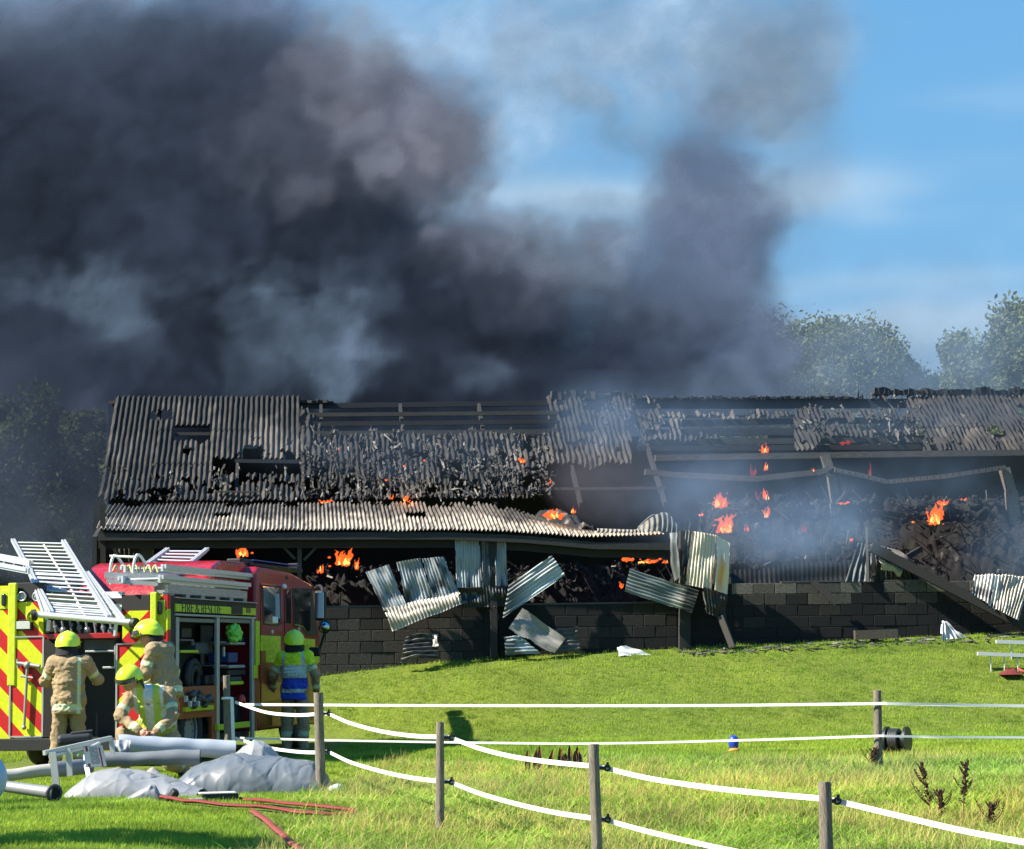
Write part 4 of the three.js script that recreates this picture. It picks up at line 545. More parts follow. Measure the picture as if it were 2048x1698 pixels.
  // wheels
  const wheel = (x, z, r = .48) => { const w = new THREE.Group(); w.name = 'wheel'; w.position.set(x, r, z); truck.add(w); const prof = [[.28, -.13], [.42, -.145], [.47, -.12], [.48, -.06], [.48, .06], [.47, .12], [.42, .145], [.28, .13]].map(([a, b]) => new THREE.Vector2(a * r / .48, b)); new MB().add(new THREE.LatheGeometry(prof, 36).rotateZ(Math.PI / 2)).build('tyre', std(.016, .016, .017, .85), w); const rim = new MB().add(new THREE.CylinderGeometry(.27, .27, .16, 28).rotateZ(Math.PI / 2)).add(new THREE.TorusGeometry(.27, .02, 8, 28).rotateY(Math.PI / 2), new THREE.Matrix4().makeTranslation(.1 * Math.sign(x), 0, 0)); for (let i = 0; i < 10; i++) rim.ball(.09 * Math.sign(x), Math.sin(i * .628) * .17, Math.cos(i * .628) * .17, .018, 1, 1, 1, 6); rim.build('rim', std(.25, .25, .26, .5, { metalness: .4 }), w); };
  const zr = tx(388, 1440).z; wheel(1.08, zr); wheel(-1.08, zr); wheel(1.08, zFront + .95); wheel(-1.08, zFront + .95);
  // ---- roof: red locker behind the cab, rails ----
  { const a = tx(392, 1190, .95).z, sh = new THREE.Shape(), y0 = top - .02, y1 = y0 + .62; sh.moveTo(-zCab - .02, y0); sh.lineTo(-a + .1, y0); sh.quadraticCurveTo(-a + .3, y1 - .12, -a + .85, y1 - .02); sh.lineTo(-zCab - .02, y1); sh.closePath();
    const g = new THREE.ExtrudeGeometry(sh, { depth: 1.96, bevelEnabled: true, bevelSize: .06, bevelThickness: .06, bevelSegments: 3 }); g.rotateY(Math.PI / 2); g.translate(-.98, 0, 0); new MB().add(g).build('roof_locker', RED, truck); }
  { const m = new MB(); for (const s of [-1, 1]) m.bar(V(s * 1.15, top + .12, -.2), V(s * 1.15, top + .12, zCab + .3), .05, .12); for (let i = 0; i < 6; i++) m.box(1.1, top + .02, -.4 - i * .62, .12, .12, .16); m.build('gantry_rail', ALU, truck); new MB().rbox(1.0, top + .14, -1.9, .25, .2, 3.0, .03).build('roof_box', std(.35, .36, .37, .5, { metalness: .3 }), truck); }
  // ---- cab ----
  { const yb = .42, yr = tx(530, 1148).y, prof = [[zCab, yb], [zCab, yr - .02], [zCab - .1, yr + .06], [lerp(zCab, zFront, .55), yr + .02], [zFront + .42, yr - .14], [zFront + .16, yr - .34], [zFront + .05, yr - .8], [zFront, 1.35], [zFront, yb]];
    const sh = new THREE.Shape(prof.map(([z, y]) => new THREE.Vector2(-z, y))), g = new THREE.ExtrudeGeometry(sh, { depth: 2.36, bevelEnabled: true, bevelSize: .05, bevelThickness: .06, bevelSegments: 4 }); g.rotateY(Math.PI / 2); g.translate(-1.18, 0, 0);
    new MB().add(toCreasedNormals(g, .6)).build('cab', REDSHADE, truck);
    const pane = (name, pts, x = 1.248, mat = GLASS, parent = truck, d = .012) => { const s = new THREE.Shape(pts.map(([a, b]) => { const p = tx(a, b, x); return new THREE.Vector2(-p.z, p.y); })); const gg = new THREE.ExtrudeGeometry(s, { depth: d, bevelEnabled: true, bevelSize: .012, bevelThickness: .006, bevelSegments: 2 }); gg.rotateY(Math.PI / 2); gg.translate(x - d / 2, 0, 0); return new MB().add(gg).build(name, mat, parent); };
    const d1 = pane('crew_door', [[521, 1168], [561, 1172], [563, 1398], [522, 1404]], 1.244, REDSHADE), d2 = pane('cab_door', [[569, 1172], [629, 1178], [637, 1270], [637, 1390], [571, 1397]], 1.244, REDSHADE);
    pane('window_rubber', [[522, 1171], [560, 1173], [562, 1247], [555, 1251], [526, 1248]], 1.252, BLK, d1); pane('window', [[525, 1174], [557, 1176], [559, 1244], [553, 1247], [528, 1245]], 1.258, GLASS, d1); pane('sticker', [[545, 1234], [555, 1235], [555, 1245], [545, 1244]], 1.264, WHT, d1, .004);
    pane('window_rubber', [[584, 1177], [623, 1179], [630, 1238], [634, 1264], [628, 1273], [613, 1269], [604, 1256], [587, 1252]], 1.252, BLK, d2); pane('window', [[587, 1180], [620, 1182], [619, 1262], [612, 1263], [605, 1252], [589, 1248]], 1.258, GLASS, d2); pane('window', [[571, 1180], [580, 1180], [581, 1247], [572, 1246]], 1.256, GLASS, d2);
    pane('reflective_patch', [[522, 1272], [560, 1274], [560, 1301], [521, 1300]], 1.254, YEL, d1); pane('reflective_patch', [[531, 1303], [560, 1303], [559, 1324], [532, 1324]], 1.254, YEL, d1); pane('reflective_patch', [[606, 1278], [629, 1280], [629, 1291], [606, 1290]], 1.254, YEL, d2); pane('reflective_patch', [[610, 1293], [637, 1295], [638, 1322], [630, 1330], [606, 1318]], 1.254, YEL, d2); pane('lower_patch', [[521, 1327], [561, 1327], [562, 1362], [522, 1364]], 1.252, ORG, d1);
    for (const [a, b] of [[545, 1264], [598, 1258]]) { const p = tx(a, b, 1.26); new MB().ball(1.26, p.y, p.z, .05, .3, .8, 1.3).build('door_handle', ALU, truck); }
    { const p = tx(567, 1173, 1.26); new MB().ball(1.27, p.y, p.z, .045, 1, 1, 1).build('side_camera', WHT, truck); const q = tx(569, 1155, 1.2); new MB().ball(1.22, q.y, q.z, .1, .3, .55, 1).build('vent', BLK, truck); }
    // windscreen on the front, bumper
    new MB().box(0, yr - .78, zFront + .02, 2.2, .95, .05, .1, 0, 0).build('windscreen', GLASS, truck); new MB().rbox(0, .55, zFront - .08, 2.46, .36, .25, .05).build('bumper', BLK, truck);
    new MB().rbox(1.2, .55, zCab - .4, .08, .3, .7, .03).rbox(1.2, .52, zFront + .35, .08, .2, .5, .03).build('cab_step', BLK, truck);
    // mirrors
    const mr = new MB(), p = tx(641, 1205, 1.62), q = tx(650, 1254, 1.62); mr.tube([tx(630, 1178, 1.25), tx(640, 1172, 1.45), tx(646, 1186, 1.6), tx(646, 1240, 1.62)], .03, 8).rbox(p.x, p.y - .05, p.z, .2, .52, .14, .06).ball(q.x, q.y, q.z, .12, 1, .95, .7).rod(q.clone().add(V(0, -.1, 0)), q.clone().add(V(-.1, -.38, 0)), .025, .025).rbox(q.x - .18, q.y - .42, q.z, .2, .16, .12, .03); const mo = mr.build('mirror', BLK, truck); new MB().rbox(p.x, p.y - .05, p.z + .075, .16, .44, .012, .03).ball(q.x, q.y, q.z + .03, .1, 1, .9, .8).build('mirror_glass', new THREE.MeshPhysicalMaterial({ color: RGB(.5, .55, .6), metalness: 1, roughness: .08 }), mo);
    // beacon bar
    const BLUE = new THREE.MeshPhysicalMaterial({ color: RGB(.015, .05, .30), roughness: .3 }); const a = tx(400, 1126, .3), b = tx(604, 1127, .3);
    const bl2 = fb('beacon_bar', BLUE, 509, 1119, 600, 1133, .6, .32, truck, .04); fb('beacon_base', BLK, 500, 1132, 606, 1138, .6, .3, truck, .02); fb('beacon_bar', BLUE, 398, 1122, 480, 1131, .5, .28, truck, .04); fb('beacon_mount', BLK, 482, 1116, 508, 1136, .56, .26, truck, .03); fb('beacon_base', BLK, 596, 1126, 604, 1145, .5, .2, truck, .02);
  }
  { // the words on the band
    const { FontLoader } = await import('three/addons/loaders/FontLoader.js'), { TextGeometry } = await import('three/addons/geometries/TextGeometry.js');
    const font = await new FontLoader().loadAsync('fonts/droid/droid_sans_regular.typeface.json');
    const g = new TextGeometry('FIRE & RESCUE', { font, size: .15, depth: .004, curveSegments: 4 }); g.computeBoundingBox(); const a = tx(363, 1225, 1.268), b = tx(442, 1225, 1.268), w = g.boundingBox.max.x; g.scale((a.z - b.z) / w, 1, 1); g.rotateY(Math.PI / 2); g.translate(1.266, a.y, a.z); mesh('lettering', ready(g), std(.03, .03, .03, .6), band);
    const o = tx(474, 1220, 1.268); new MB().rbox(1.268, o.y, o.z, .012, .13, .5, .06).build('marker_lamp', BLK, band); const o2 = tx(497, 1221, 1.268); new MB().rbox(1.268, o2.y, o2.z, .012, .08, .2, .03).build('marker_lamp', std(.15, .11, .02, .4), band);
  }
  // ---- ladders: things of their own, lying on the engine ----
  const ladder = (label, c, n, rr = .017, rw = .05, extra) => { // c: top left, top right, bottom right, bottom left in engine axes
    const t = thing('ladder', label, 'ladder', TC, -TA), [a, b, d, e] = c, up = V(0, 1, 0);
    const railsM = std(.62, .65, .68, .38, { metalness: .45 });
    new MB().bar(a, e, rw * .55, rw * 1.7).bar(a.clone().add(V(-rw * .9, .02, 0)), e.clone().add(V(-rw * .9, .02, 0)), rw * .4, rw).build('rail', railsM, t); new MB().bar(b, d, rw * .55, rw * 1.7).bar(b.clone().add(V(rw * .9, .02, 0)), d.clone().add(V(rw * .9, .02, 0)), rw * .4, rw).build('rail', railsM, t);
    for (let i = 0; i < n; i++) { const k = (i + .5) / n; new MB().rod(a.clone().lerp(e, k), b.clone().lerp(d, k), rr, rr, 8).build('rung', std(.42, .45, .5, .4, { metalness: .5 }), t); } if (extra) extra(t, railsM); return t; };
  ladder('big double ladder slanting down off the back of the fire engine roof', [tl(28, 1082, -3.3), tl(124, 1084, -3.3), tl(216, 1236, 1.2), tl(106, 1228, 1.2)], 19, .018, .05, (t, m) => { new MB().rod(tl(88, 1090, -3.0), tl(140, 1175, -.5), .018, .018, 8).rod(tl(140, 1175, -.5), tl(172, 1238, 1.25), .02, .02, 8).build('pull_rod', std(.55, .52, .45, .5), t); const b = new MB(); b.rod(tl(76, 1229, 1.3), tl(262, 1245, 1.3), .045, .045, 14); b.build('roller', m, t); for (const [x, y] of [[73, 1229], [265, 1246]]) { const p = tl(x, y, 1.3); new MB().rod(p, p.clone().add(V(x < 100 ? -.06 : .06, -.01, .02)), .075, .075, 16).build('roller_end', BLK, t); } new MB().bar(tl(98, 1240, 1.25), tl(96, 1262, 1.25), .06, .03).bar(tl(232, 1248, 1.25), tl(230, 1272, 1.25), .06, .03).build('foot', m, t); });
  ladder('outer ladder section under the big slanting ladder', [tl(62, 1142, -1.3), tl(170, 1148, -1.3), tl(242, 1243, 1.25), tl(94, 1234, 1.25)], 10, .02, .055);
  ladder('short ladder tilted up over the fire engine roof in front of the cab', [tl(338, 1100, -4.2), tl(412, 1100, -4.2), tl(356, 1146, -2.6), tl(282, 1141, -2.6)], 7, .02, .05);
  ladder('long ladder lying flat along the right of the fire engine roof', [V(.55, top + .42, -4.0), V(1.12, top + .42, -4.0), V(1.12, top + .42, -.1), V(.55, top + .42, -.1)], 12, .02, .06);
  ladder('ladder lying under the flat one along the engine roof', [V(.6, top + .26, -3.6), V(1.16, top + .26, -3.6), V(1.16, top + .26, .1), V(.6, top + .26, .1)], 12, .02, .06);
  ladder('ladder end projecting at the left edge over the engine roof', [tl(-60, 1120, -1.2), tl(-58, 1104, -1.2), tl(60, 1126, .2), tl(58, 1142, .2)], 6, .018, .05);
  { const m = new MB(); for (const [x, z] of [[tl(222, 1140, -.1).x, -.1], [tl(268, 1140, -.1).x, -.1]]) m.tube([V(x, top + .2, z), V(x, top + .45, z + .02), V(x + .04, top + .62, z - .05), V(x + .08, top + .45, z - .3), V(x + .1, top + .2, z - .5)], .022, 8); m.rod(tl(220, 1112, -.1), tl(268, 1114, -.1), .018, .018); m.build('gantry_hoop', std(.7, .7, .66, .4, { metalness: .4 }), truck); const y = new MB(); for (let i = 0; i < 7; i++) { const p = tl(226 + i * 13, 1142, -.15); y.tube([p, p.clone().add(V(.05, .08, 0)), p.clone().add(V(.1, -.02, .02))], .016, 6); } y.build('gantry_strap', std(.5, .47, .22, .6), truck); new MB().bar(tl(210, 1150, 0), tl(330, 1156, -.2), .1, .09).bar(tl(214, 1162, .05), tl(316, 1168, -.1), .07, .06).build('gantry_beam', ALU, truck); new MB().rbox(tl(60, 1158, -.2).x, top + .12, -.5, 1.0, .12, .6, .03).build('roof_rail', ALU, truck); }
}
// ================= firefighters =================
const MCS = new Map();
function sdfMesh(fn, lo, hi, cell) { // surface of a distance field, by marching cubes
  const size = Math.max(hi.x - lo.x, hi.y - lo.y, hi.z - lo.z), res = Math.ceil(size / cell) + 3, c = lo.clone().add(hi).multiplyScalar(.5), half = size / 2 + cell;
  const mc = new MarchingCubes(res, new THREE.MeshStandardMaterial(), false, false, 120000); mc.isolation = 0; const hs = res / 2, p = V(0, 0, 0);
  for (let k = 0; k < res; k++) for (let j = 0; j < res; j++) for (let i = 0; i < res; i++) { p.set(c.x + (i - hs) / hs * half, c.y + (j - hs) / hs * half, c.z + (k - hs) / hs * half); mc.field[i + j * res + k * res * res] = -fn(p); }
  mc.update(); const P = new Float32Array(mc.count * 3); for (let i = 0; i < mc.count; i++) { P[i * 3] = c.x + mc.positionArray[i * 3] * half; P[i * 3 + 1] = c.y + mc.positionArray[i * 3 + 1] * half; P[i * 3 + 2] = c.z + mc.positionArray[i * 3 + 2] * half; }
  let g = new THREE.BufferGeometry(); g.setAttribute('position', new THREE.BufferAttribute(P, 3)); g = mergeVertices(g, cell * .02); g.computeVertexNormals();
  const n = g.attributes.normal, q = V(0, 0, 0), e = cell * .3; let s = 0; for (let i = 0; i < Math.min(60, n.count); i++) { q.fromBufferAttribute(g.attributes.position, i); const a = fn(q.clone().add(V(n.getX(i) * e, n.getY(i) * e, n.getZ(i) * e))); s += a > 0 ? 1 : -1; }
  if (s < 0) { const ix = g.index.array; for (let i = 0; i < ix.length; i += 3) { const t = ix[i]; ix[i] = ix[i + 1]; ix[i + 1] = t; } g.computeVertexNormals(); }
  return g;
}
const PA = V(0, 0, 0), BAv = V(0, 0, 0);
const cap = (p, a, b, r1, r2) => { PA.subVectors(p, a); BAv.subVectors(b, a); const h = clamp(PA.dot(BAv) / BAv.lengthSq()); return PA.addScaledVector(BAv, -h).length() - lerp(r1, r2, h); };
const smin = (a, b, k) => { const h = clamp(.5 + .5 * (b - a) / k); return lerp(b, a, h) - k * h * (1 - h); };
const along = (p, a, b) => clamp(p.clone().sub(a).dot(b.clone().sub(a)) / b.clone().sub(a).lengthSq());
const ell = (p, c, rx, ry, rz) => { const x = (p.x - c.x) / rx, y = (p.y - c.y) / ry, z = (p.z - c.z) / rz, k = Math.sqrt(x * x + y * y + z * z); return (k - 1) * Math.min(rx, ry, rz); };
const SKIN = std(.45, .24, .16, .6), HELM = new THREE.MeshPhysicalMaterial({ color: RGB(.62, .80, .02), roughness: .3, clearcoat: .6, clearcoatRoughness: .2 }), BLACKC = std(.014, .014, .016, .6), GLOVE = std(.20, .15, .09, .9), CLOTH = new THREE.MeshStandardMaterial({ vertexColors: true, roughness: .95 });
const TAN = [.31, .225, .125], REFL = [.50, .58, .36], LIME = [.56, .72, .02], SILV = [.42, .47, .46], NAVY = [.02, .06, .42];
// J: joints in the person's own axes (x to the person's left, z forward); each a [x, y, z]
function person(label, pos, turn, J0, o = {}) {
  const t = thing('person', label, 'person', pos, turn), J = {}; for (const k in J0) J[k] = V(...J0[k]); const s = o.s || 1;
  const { head, neck, chest, pelvis } = J, fwd = V(...(o.look || [0, 0, 1])).normalize();
  const limbs = ['L', 'R'];
  // one continuous body under the clothes
  const hr = .098, jaw = head.clone().addScaledVector(fwd, .035).add(V(0, -.07, 0)), HQ = new THREE.Quaternion().setFromUnitVectors(V(0, 0, 1), fwd), HI = HQ.clone().invert(), hp = V(0, 0, 0);
  const body = (p) => { let d = ell(p, head, hr * .82, hr * 1.22, hr); d = smin(d, cap(p, jaw, jaw.clone().add(V(0, .05, 0)), .055, .06), .04); d = smin(d, cap(p, neck, head, .06, .055), .03);
    d = smin(d, cap(p, pelvis, chest, .13, .15), .05); for (const k of limbs) { d = smin(d, cap(p, chest, J['sh' + k], .1, .075), .04); d = smin(d, cap(p, J['sh' + k], J['el' + k], .055, .042), .02); d = smin(d, cap(p, J['el' + k], J['wr' + k], .042, .03), .02); d = smin(d, cap(p, pelvis, J['hip' + k], .12, .09), .04); d = smin(d, cap(p, J['hip' + k], J['kn' + k], .085, .06), .03); d = smin(d, cap(p, J['kn' + k], J['an' + k], .055, .04), .03); } return d; };
  const all = Object.values(J), lo = all[0].clone(), hi = all[0].clone(); for (const q of all) { lo.min(q); hi.max(q); } lo.addScalar(-.2); hi.addScalar(.2);
  const parts = [sdfMesh(body, lo, hi, .03)];
  // a finer head with nose, brow, eye hollows, mouth and ears, merged in
  const loc = (p) => hp.copy(p).sub(head).applyQuaternion(HI);
  const face = (p) => { const q = loc(p); let d = ell(q, V(0, .01, -.005), .079, .118, .098); d = smin(d, cap(q, V(0, -.085, .045), V(0, -.03, .05), .042, .05), .035); d = smin(d, cap(q, V(0, .012, .094), V(0, -.028, .112), .009, .014), .012); d = smin(d, cap(q, V(-.035, .03, .088), V(.035, .03, .088), .009, .009), .015); for (const x of [-1, 1]) { d = Math.max(d, -ell(q, V(x * .032, .01, .1), .017, .010, .016)); d = smin(d, ell(q, V(x * .032, .010, .082), .012, .011, .012), .004); d = smin(d, ell(q, V(x * .081, -.005, -.005), .012, .032, .02), .008); } d = Math.max(d, -ell(q, V(0, -.057, .104), .024, .004, .012)); return d; };
  parts.push(sdfMesh(face, head.clone().addScalar(-.15), head.clone().addScalar(.15), .0058));
  // hands: palm, four unequal bent fingers and a thumb from the side
  for (const k of limbs) {
    const w = J['wr' + k], f = w.clone().sub(J['el' + k]).normalize(), side = V(k === 'L' ? -1 : 1, 0, .2).addScaledVector(f, -f.x * (k === 'L' ? -1 : 1)).normalize(), dn = f.clone().cross(side).multiplyScalar(k === 'L' ? -1 : 1).normalize(), P = (a, b, c) => w.clone().addScaledVector(f, a).addScaledVector(side, b).addScaledVector(dn, c), bones = [[P(0, 0, 0), P(.055, 0, 0), .03, .036]];
    const across = side; [[.038, .036], [.014, .042], [-.012, .039], [-.034, .03]].forEach(([b, L]) => { const A = P(.085, b, 0), B2 = P(.085 + L * .75, b, .018), C2 = P(.085 + L * 1.05, b, .05); bones.push([P(.03, b * .8, 0), A, .016, .0105], [A, B2, .0105, .0095], [B2, C2, .0095, .008]); }); bones.push([P(.015, .03, .005), P(.045, .06, .02), .014, .011], [P(.045, .06, .02), P(.075, .055, .045), .011, .009]);
    const hand = (p) => { let d = 9; for (const [a, b, r1, r2] of bones) d = smin(d, cap(p, a, b, r1, r2), .006); return d; }; const c = P(.07, 0, .02); const hg = sdfMesh(hand, c.clone().addScalar(-.115), c.clone().addScalar(.115), .0065);
    if (o.gloves) mesh('glove', hg, GLOVE, t); else parts.push(hg);
  }
  const merged = mergeGeometries(parts.map((g) => { const n = g.clone(); for (const k of Object.keys(n.attributes)) if (k !== 'position' && k !== 'normal') n.deleteAttribute(k); return n; })); mesh('body', merged, SKIN, t);
  // tunic and trousers: loose cloth with creases
  const crease = (p) => fbm(p.x * 7, p.y * 9, p.z * 7, 3) * .028 + fbm(p.x * 19, p.y * 26, p.z * 19, 2) * .013;
  const hem = o.hem ?? -.16, up = chest.clone().sub(pelvis).normalize(), hemP = pelvis.clone().addScaledVector(up, hem), fl = o.flare ?? .20, side2 = J.shL.clone().sub(J.shR).normalize(), fb2 = up.clone().cross(side2).normalize();
  const torso = (p) => { const h = clamp(p.clone().sub(hemP).dot(up) / chest.clone().add(up.clone().multiplyScalar(.1)).sub(hemP).dot(up)), q = p.clone().sub(hemP.clone().lerp(chest.clone().addScaledVector(up, .1), h)), a = q.dot(side2), b = q.dot(fb2), c = q.dot(up), rx = lerp(fl, .200, sst(.1, .8, h)) - sst(.85, 1, h) * .05, rz = lerp(fl * .86, .15, h); return (Math.sqrt((a / rx) ** 2 + (b / rz) ** 2 + (c / .1) ** 2) - 1) * .1; };
  const jacket = (p) => { let d = torso(p); for (const k of limbs) { d = smin(d, cap(p, chest.clone().lerp(J['sh' + k], .5).addScaledVector(up, .05), J['sh' + k], .12, .09), .05); d = smin(d, cap(p, J['sh' + k], J['el' + k], .085, .07), .035); d = smin(d, cap(p, J['el' + k], J['wr' + k].clone().lerp(J['el' + k], .1), .07, .056), .03); } d = smin(d, cap(p, neck.clone().addScaledVector(up, -.06), neck.clone().addScaledVector(up, .03), .1, .085), .04); d += crease(p); return Math.max(d, -(p.clone().sub(hemP).dot(up) + .03)); };
  const colourJ = (p) => { // bands of reflective tape
    const h = p.clone().sub(pelvis).dot(up); let c = TAN, best = 9, arm = null; for (const k of limbs) for (const [a, b, seg] of [[J['sh' + k], J['el' + k], 0], [J['el' + k], J['wr' + k], 1]]) { const d = cap(p, a, b, .085, .07); if (d < best) { best = d; arm = [along(p, a, b), seg]; } }
    const isArm = best < torso(p) - .02;
    if (isArm) { const [u, seg] = arm; if ((seg === 0 && Math.abs(u - .62) < .10) || (seg === 1 && Math.abs(u - .72) < .11)) c = REFL; if (o.vest === 2 && seg === 0 && u < .45) c = LIME; }
    else { const a = p.clone().sub(chest).dot(side2); if (h > -.14 && h < -.06) c = REFL; if (Math.abs(a + .135) < .022) c = REFL; if (o.vest === 2) { c = LIME; if (h < .33) c = SILV; if (h < .30 && h > .16) c = [.40, .48, .42]; if (h < .14) c = NAVY; if (h < -.02 && h > -.075) c = SILV; if (Math.abs(Math.abs(a) - .15) < .025 && h > .3) c = SILV; } if (o.vest === 1) { c = [.60, .60, .56]; if (Math.abs(Math.abs(a) - .1) < .045) c = [.45, .56, .08]; if (h < .1) c = [.30, .34, .06]; if (h < .02) c = TAN; } }
    return c; };
  const paint = (g, f) => { const n = g.attributes.position.count, C = new Float32Array(n * 3), p = V(0, 0, 0); for (let i = 0; i < n; i++) { p.fromBufferAttribute(g.attributes.position, i); const c = f(p), k = .94 + .12 * (.5 + fbm(p.x * 9, p.y * 9, p.z * 9, 2)); C[i * 3] = c[0] * k; C[i * 3 + 1] = c[1] * k; C[i * 3 + 2] = c[2] * k; } g.setAttribute('color', new THREE.BufferAttribute(C, 3)); return g; };
  const jl = chest.clone(), jh = chest.clone(); for (const q of [neck, pelvis.clone().addScaledVector(up, hem), J.shL, J.shR, J.elL, J.elR, J.wrL, J.wrR]) { jl.min(q); jh.max(q); } jl.addScalar(-.16); jh.addScalar(.16);
  mesh('jacket', paint(sdfMesh(jacket, jl, jh, .014), colourJ), CLOTH, t);
  const hips = (p) => { let d = cap(p, J.hipL, J.hipR, .115, .115); for (const k of limbs) { d = smin(d, cap(p, J['hip' + k], J['kn' + k], .104, .088), .03); d = smin(d, cap(p, J['kn' + k], J['an' + k], .09, .078), .03); } return d + crease(p) * 1.2; };
  const tl2 = lo.clone(), th2 = hi.clone(); th2.y = Math.min(th2.y, Math.max(J.hipL.y, J.knL.y, J.knR.y) + .2);
  mesh('trousers', paint(sdfMesh(hips, tl2, th2, .019), (p) => { for (const k of limbs) { const u = along(p, J['kn' + k], J['an' + k]); if (u > .42 && u < .6 && cap(p, J['kn' + k], J['an' + k], .1, .085) < .03) return [.42, .46, .28]; } return TAN.map((x) => x * .95); }), CLOTH, t);
  for (const k of limbs) { const a = J['an' + k], d = J['toe' + k] ? J['toe' + k].clone().sub(a).setY(0).normalize() : V(0, 0, 1); const bf = (p) => smin(cap(p, a.clone().add(V(0, .1, 0)), a.clone().add(V(0, -.02, 0)), .062, .058), cap(p, a.clone().add(V(0, -.045, 0)).addScaledVector(d, -.03), a.clone().add(V(0, -.05, 0)).addScaledVector(d, .15), .045, .042), .03); mesh('boot', sdfMesh(bf, a.clone().add(V(-.25, -.12, -.25)), a.clone().add(V(.25, .2, .25)), .016), BLACKC, t); }
  // helmet: shell with a crest, brim, visor and neck curtain
  const hg = new THREE.Group(); hg.name = 'helmet'; hg.position.copy(head); hg.quaternion.copy(HQ); hg.scale.setScalar(1.1); t.add(hg);
  const shell = new THREE.SphereGeometry(.148, 36, 22, 0, 6.283, 0, 1.72), sp = shell.attributes.position; for (let i = 0; i < sp.count; i++) { let x = sp.getX(i), y = sp.getY(i), z = sp.getZ(i); const back = sst(.02, -.14, z) * sst(.05, -.03, y); y = y * .98 - back * .055; z = z * 1.14 - (y < .02 && z < 0 ? .012 : 0); x *= .96; const crest = Math.exp(-((x / .022) ** 2)) * .010 * sst(-.02, .08, y); y += crest; sp.setXYZ(i, x, y + .035, z); } shell.computeVertexNormals();
  mesh('helmet_shell', shell, new THREE.MeshPhysicalMaterial({ color: HELM.color, roughness: .3, clearcoat: .6, side: THREE.DoubleSide }), hg);
  mesh('visor', (() => { const g = new THREE.SphereGeometry(.156, 26, 8, .35, 2.45, 1.28, .36); g.scale(.98, 1.05, 1.12); g.translate(0, .035, 0); return g; })(), new THREE.MeshPhysicalMaterial({ color: RGB(.03, .03, .035), roughness: .1, clearcoat: 1, side: THREE.DoubleSide }), hg);
  mesh('neck_curtain', (() => { const g = new THREE.CylinderGeometry(.128, .145, .13, 24, 3, true, 1.9, 2.5); g.translate(0, -.07, -.01); const p = g.attributes.position; for (let i = 0; i < p.count; i++) p.setZ(i, p.getZ(i) + noise(p.getX(i) * 20, p.getY(i) * 20) * .02); g.computeVertexNormals(); return g; })(), new THREE.MeshStandardMaterial({ color: BLACKC.color, roughness: .9, side: THREE.DoubleSide }), hg);
  new MB().rbox(.13, .02, .01, .02, .06, .07, .01).rbox(-.13, .02, .01, .02, .06, .07, .01).build('visor_hinge', BLACKC, hg);
  t.scale.setScalar(s); return t;
}
const STAND = { head: [0, 1.635, .04], neck: [0, 1.5, .01], chest: [0, 1.3, 0], pelvis: [0, .98, 0], shL: [.19, 1.43, 0], shR: [-.19, 1.43, 0], elL: [.27, 1.15, 0], elR: [-.27, 1.15, 0], wrL: [.28, .9, .08], wrR: [-.28, .9, .08], hipL: [.1, .94, 0], hipR: [-.1, .94, 0], knL: [.12, .5, .03], knR: [-.12, .5, .03], anL: [.13, .09, 0], anR: [-.13, .09, 0] };
const ground = (px, d, lift = 0) => { const p = at(px, 1500, d); p.y = groundY(p.x, p.z) + lift; return p; };
{
  person('firefighter seen from behind in a tan jacket reaching into the rear bay', ground(137, 26.9), Math.PI + .12, { ...STAND, head: [.03, 1.63, .1], neck: [.02, 1.5, .04], elR: [-.34, 1.21, .16], wrR: [-.30, 1.2, .42], elL: [.31, 1.2, .14], wrL: [.22, 1.18, .4], knL: [.13, .5, .02], anL: [.17, .09, -.05], knR: [-.12, .5, .05], anR: [-.14, .09, .06] }, { s: 1.06, look: [-.1, -.25, 1] });
  person('firefighter in tan jacket standing at the engine corner behind the kneeling one', ground(333, 26.9, .14), -1.9, { ...STAND, head: [0, 1.58, .26], neck: [0, 1.47, .16], chest: [0, 1.28, .08], shL: [.19, 1.40, .1], shR: [-.19, 1.40, .1], elL: [.26, 1.12, .16], wrL: [.2, .92, .38], elR: [-.25, 1.12, .2], wrR: [-.12, .95, .42] }, { s: 1.08, look: [.15, -.25, 1] });
  person('kneeling firefighter in a white and lime vest bent over the grey tarpaulins', ground(308, 25.9), -.12, { head: [-.20, 1.26, .40], neck: [-.12, 1.16, .26], chest: [-.02, 1.0, .12], pelvis: [.06, .58, -.14], shL: [.22, 1.08, .12], shR: [-.24, 1.06, .2], elL: [.34, .80, .28], wrL: [.15, .60, .44], elR: [-.34, .80, .36], wrR: [-.02, .62, .5], hipL: [.15, .54, -.12], hipR: [-.08, .54, -.1], knL: [.30, .2, .26], knR: [-.32, .58, .28], anL: [.34, .12, -.2], anR: [-.34, .1, .16] }, { vest: 1, look: [-.42, -.5, 1], hem: -.1, flare: .2 });
  const p4 = person('firefighter seen from behind in a lime, silver and blue vest beside the cab', ground(590, 32.6), Math.PI - .1, { ...STAND, elL: [.34, 1.17, .08], wrL: [.40, .98, .26], elR: [-.31, 1.16, .02], wrR: [-.30, .95, .14], head: [.02, 1.64, .05] }, { vest: 2, s: 1.08, gloves: true, look: [.35, -.05, 1], flare: .2 });
  // blurred white print across the back of the vest
  { const m = new MB(), r = rng(5); for (const [y, n, w] of [[1.255, 9, .24], [1.21, 9, .24], [1.165, 5, .15]]) for (let i = 0; i < n; i++) m.box((i + .5 - n / 2) * w / n, y, -.163 - .02 * sst(1.3, 1.2, y), w / n * .62, .028, .006, -.1, 0, 0); m.build('vest_print', std(.75, .78, .78, .7), p4); }
}
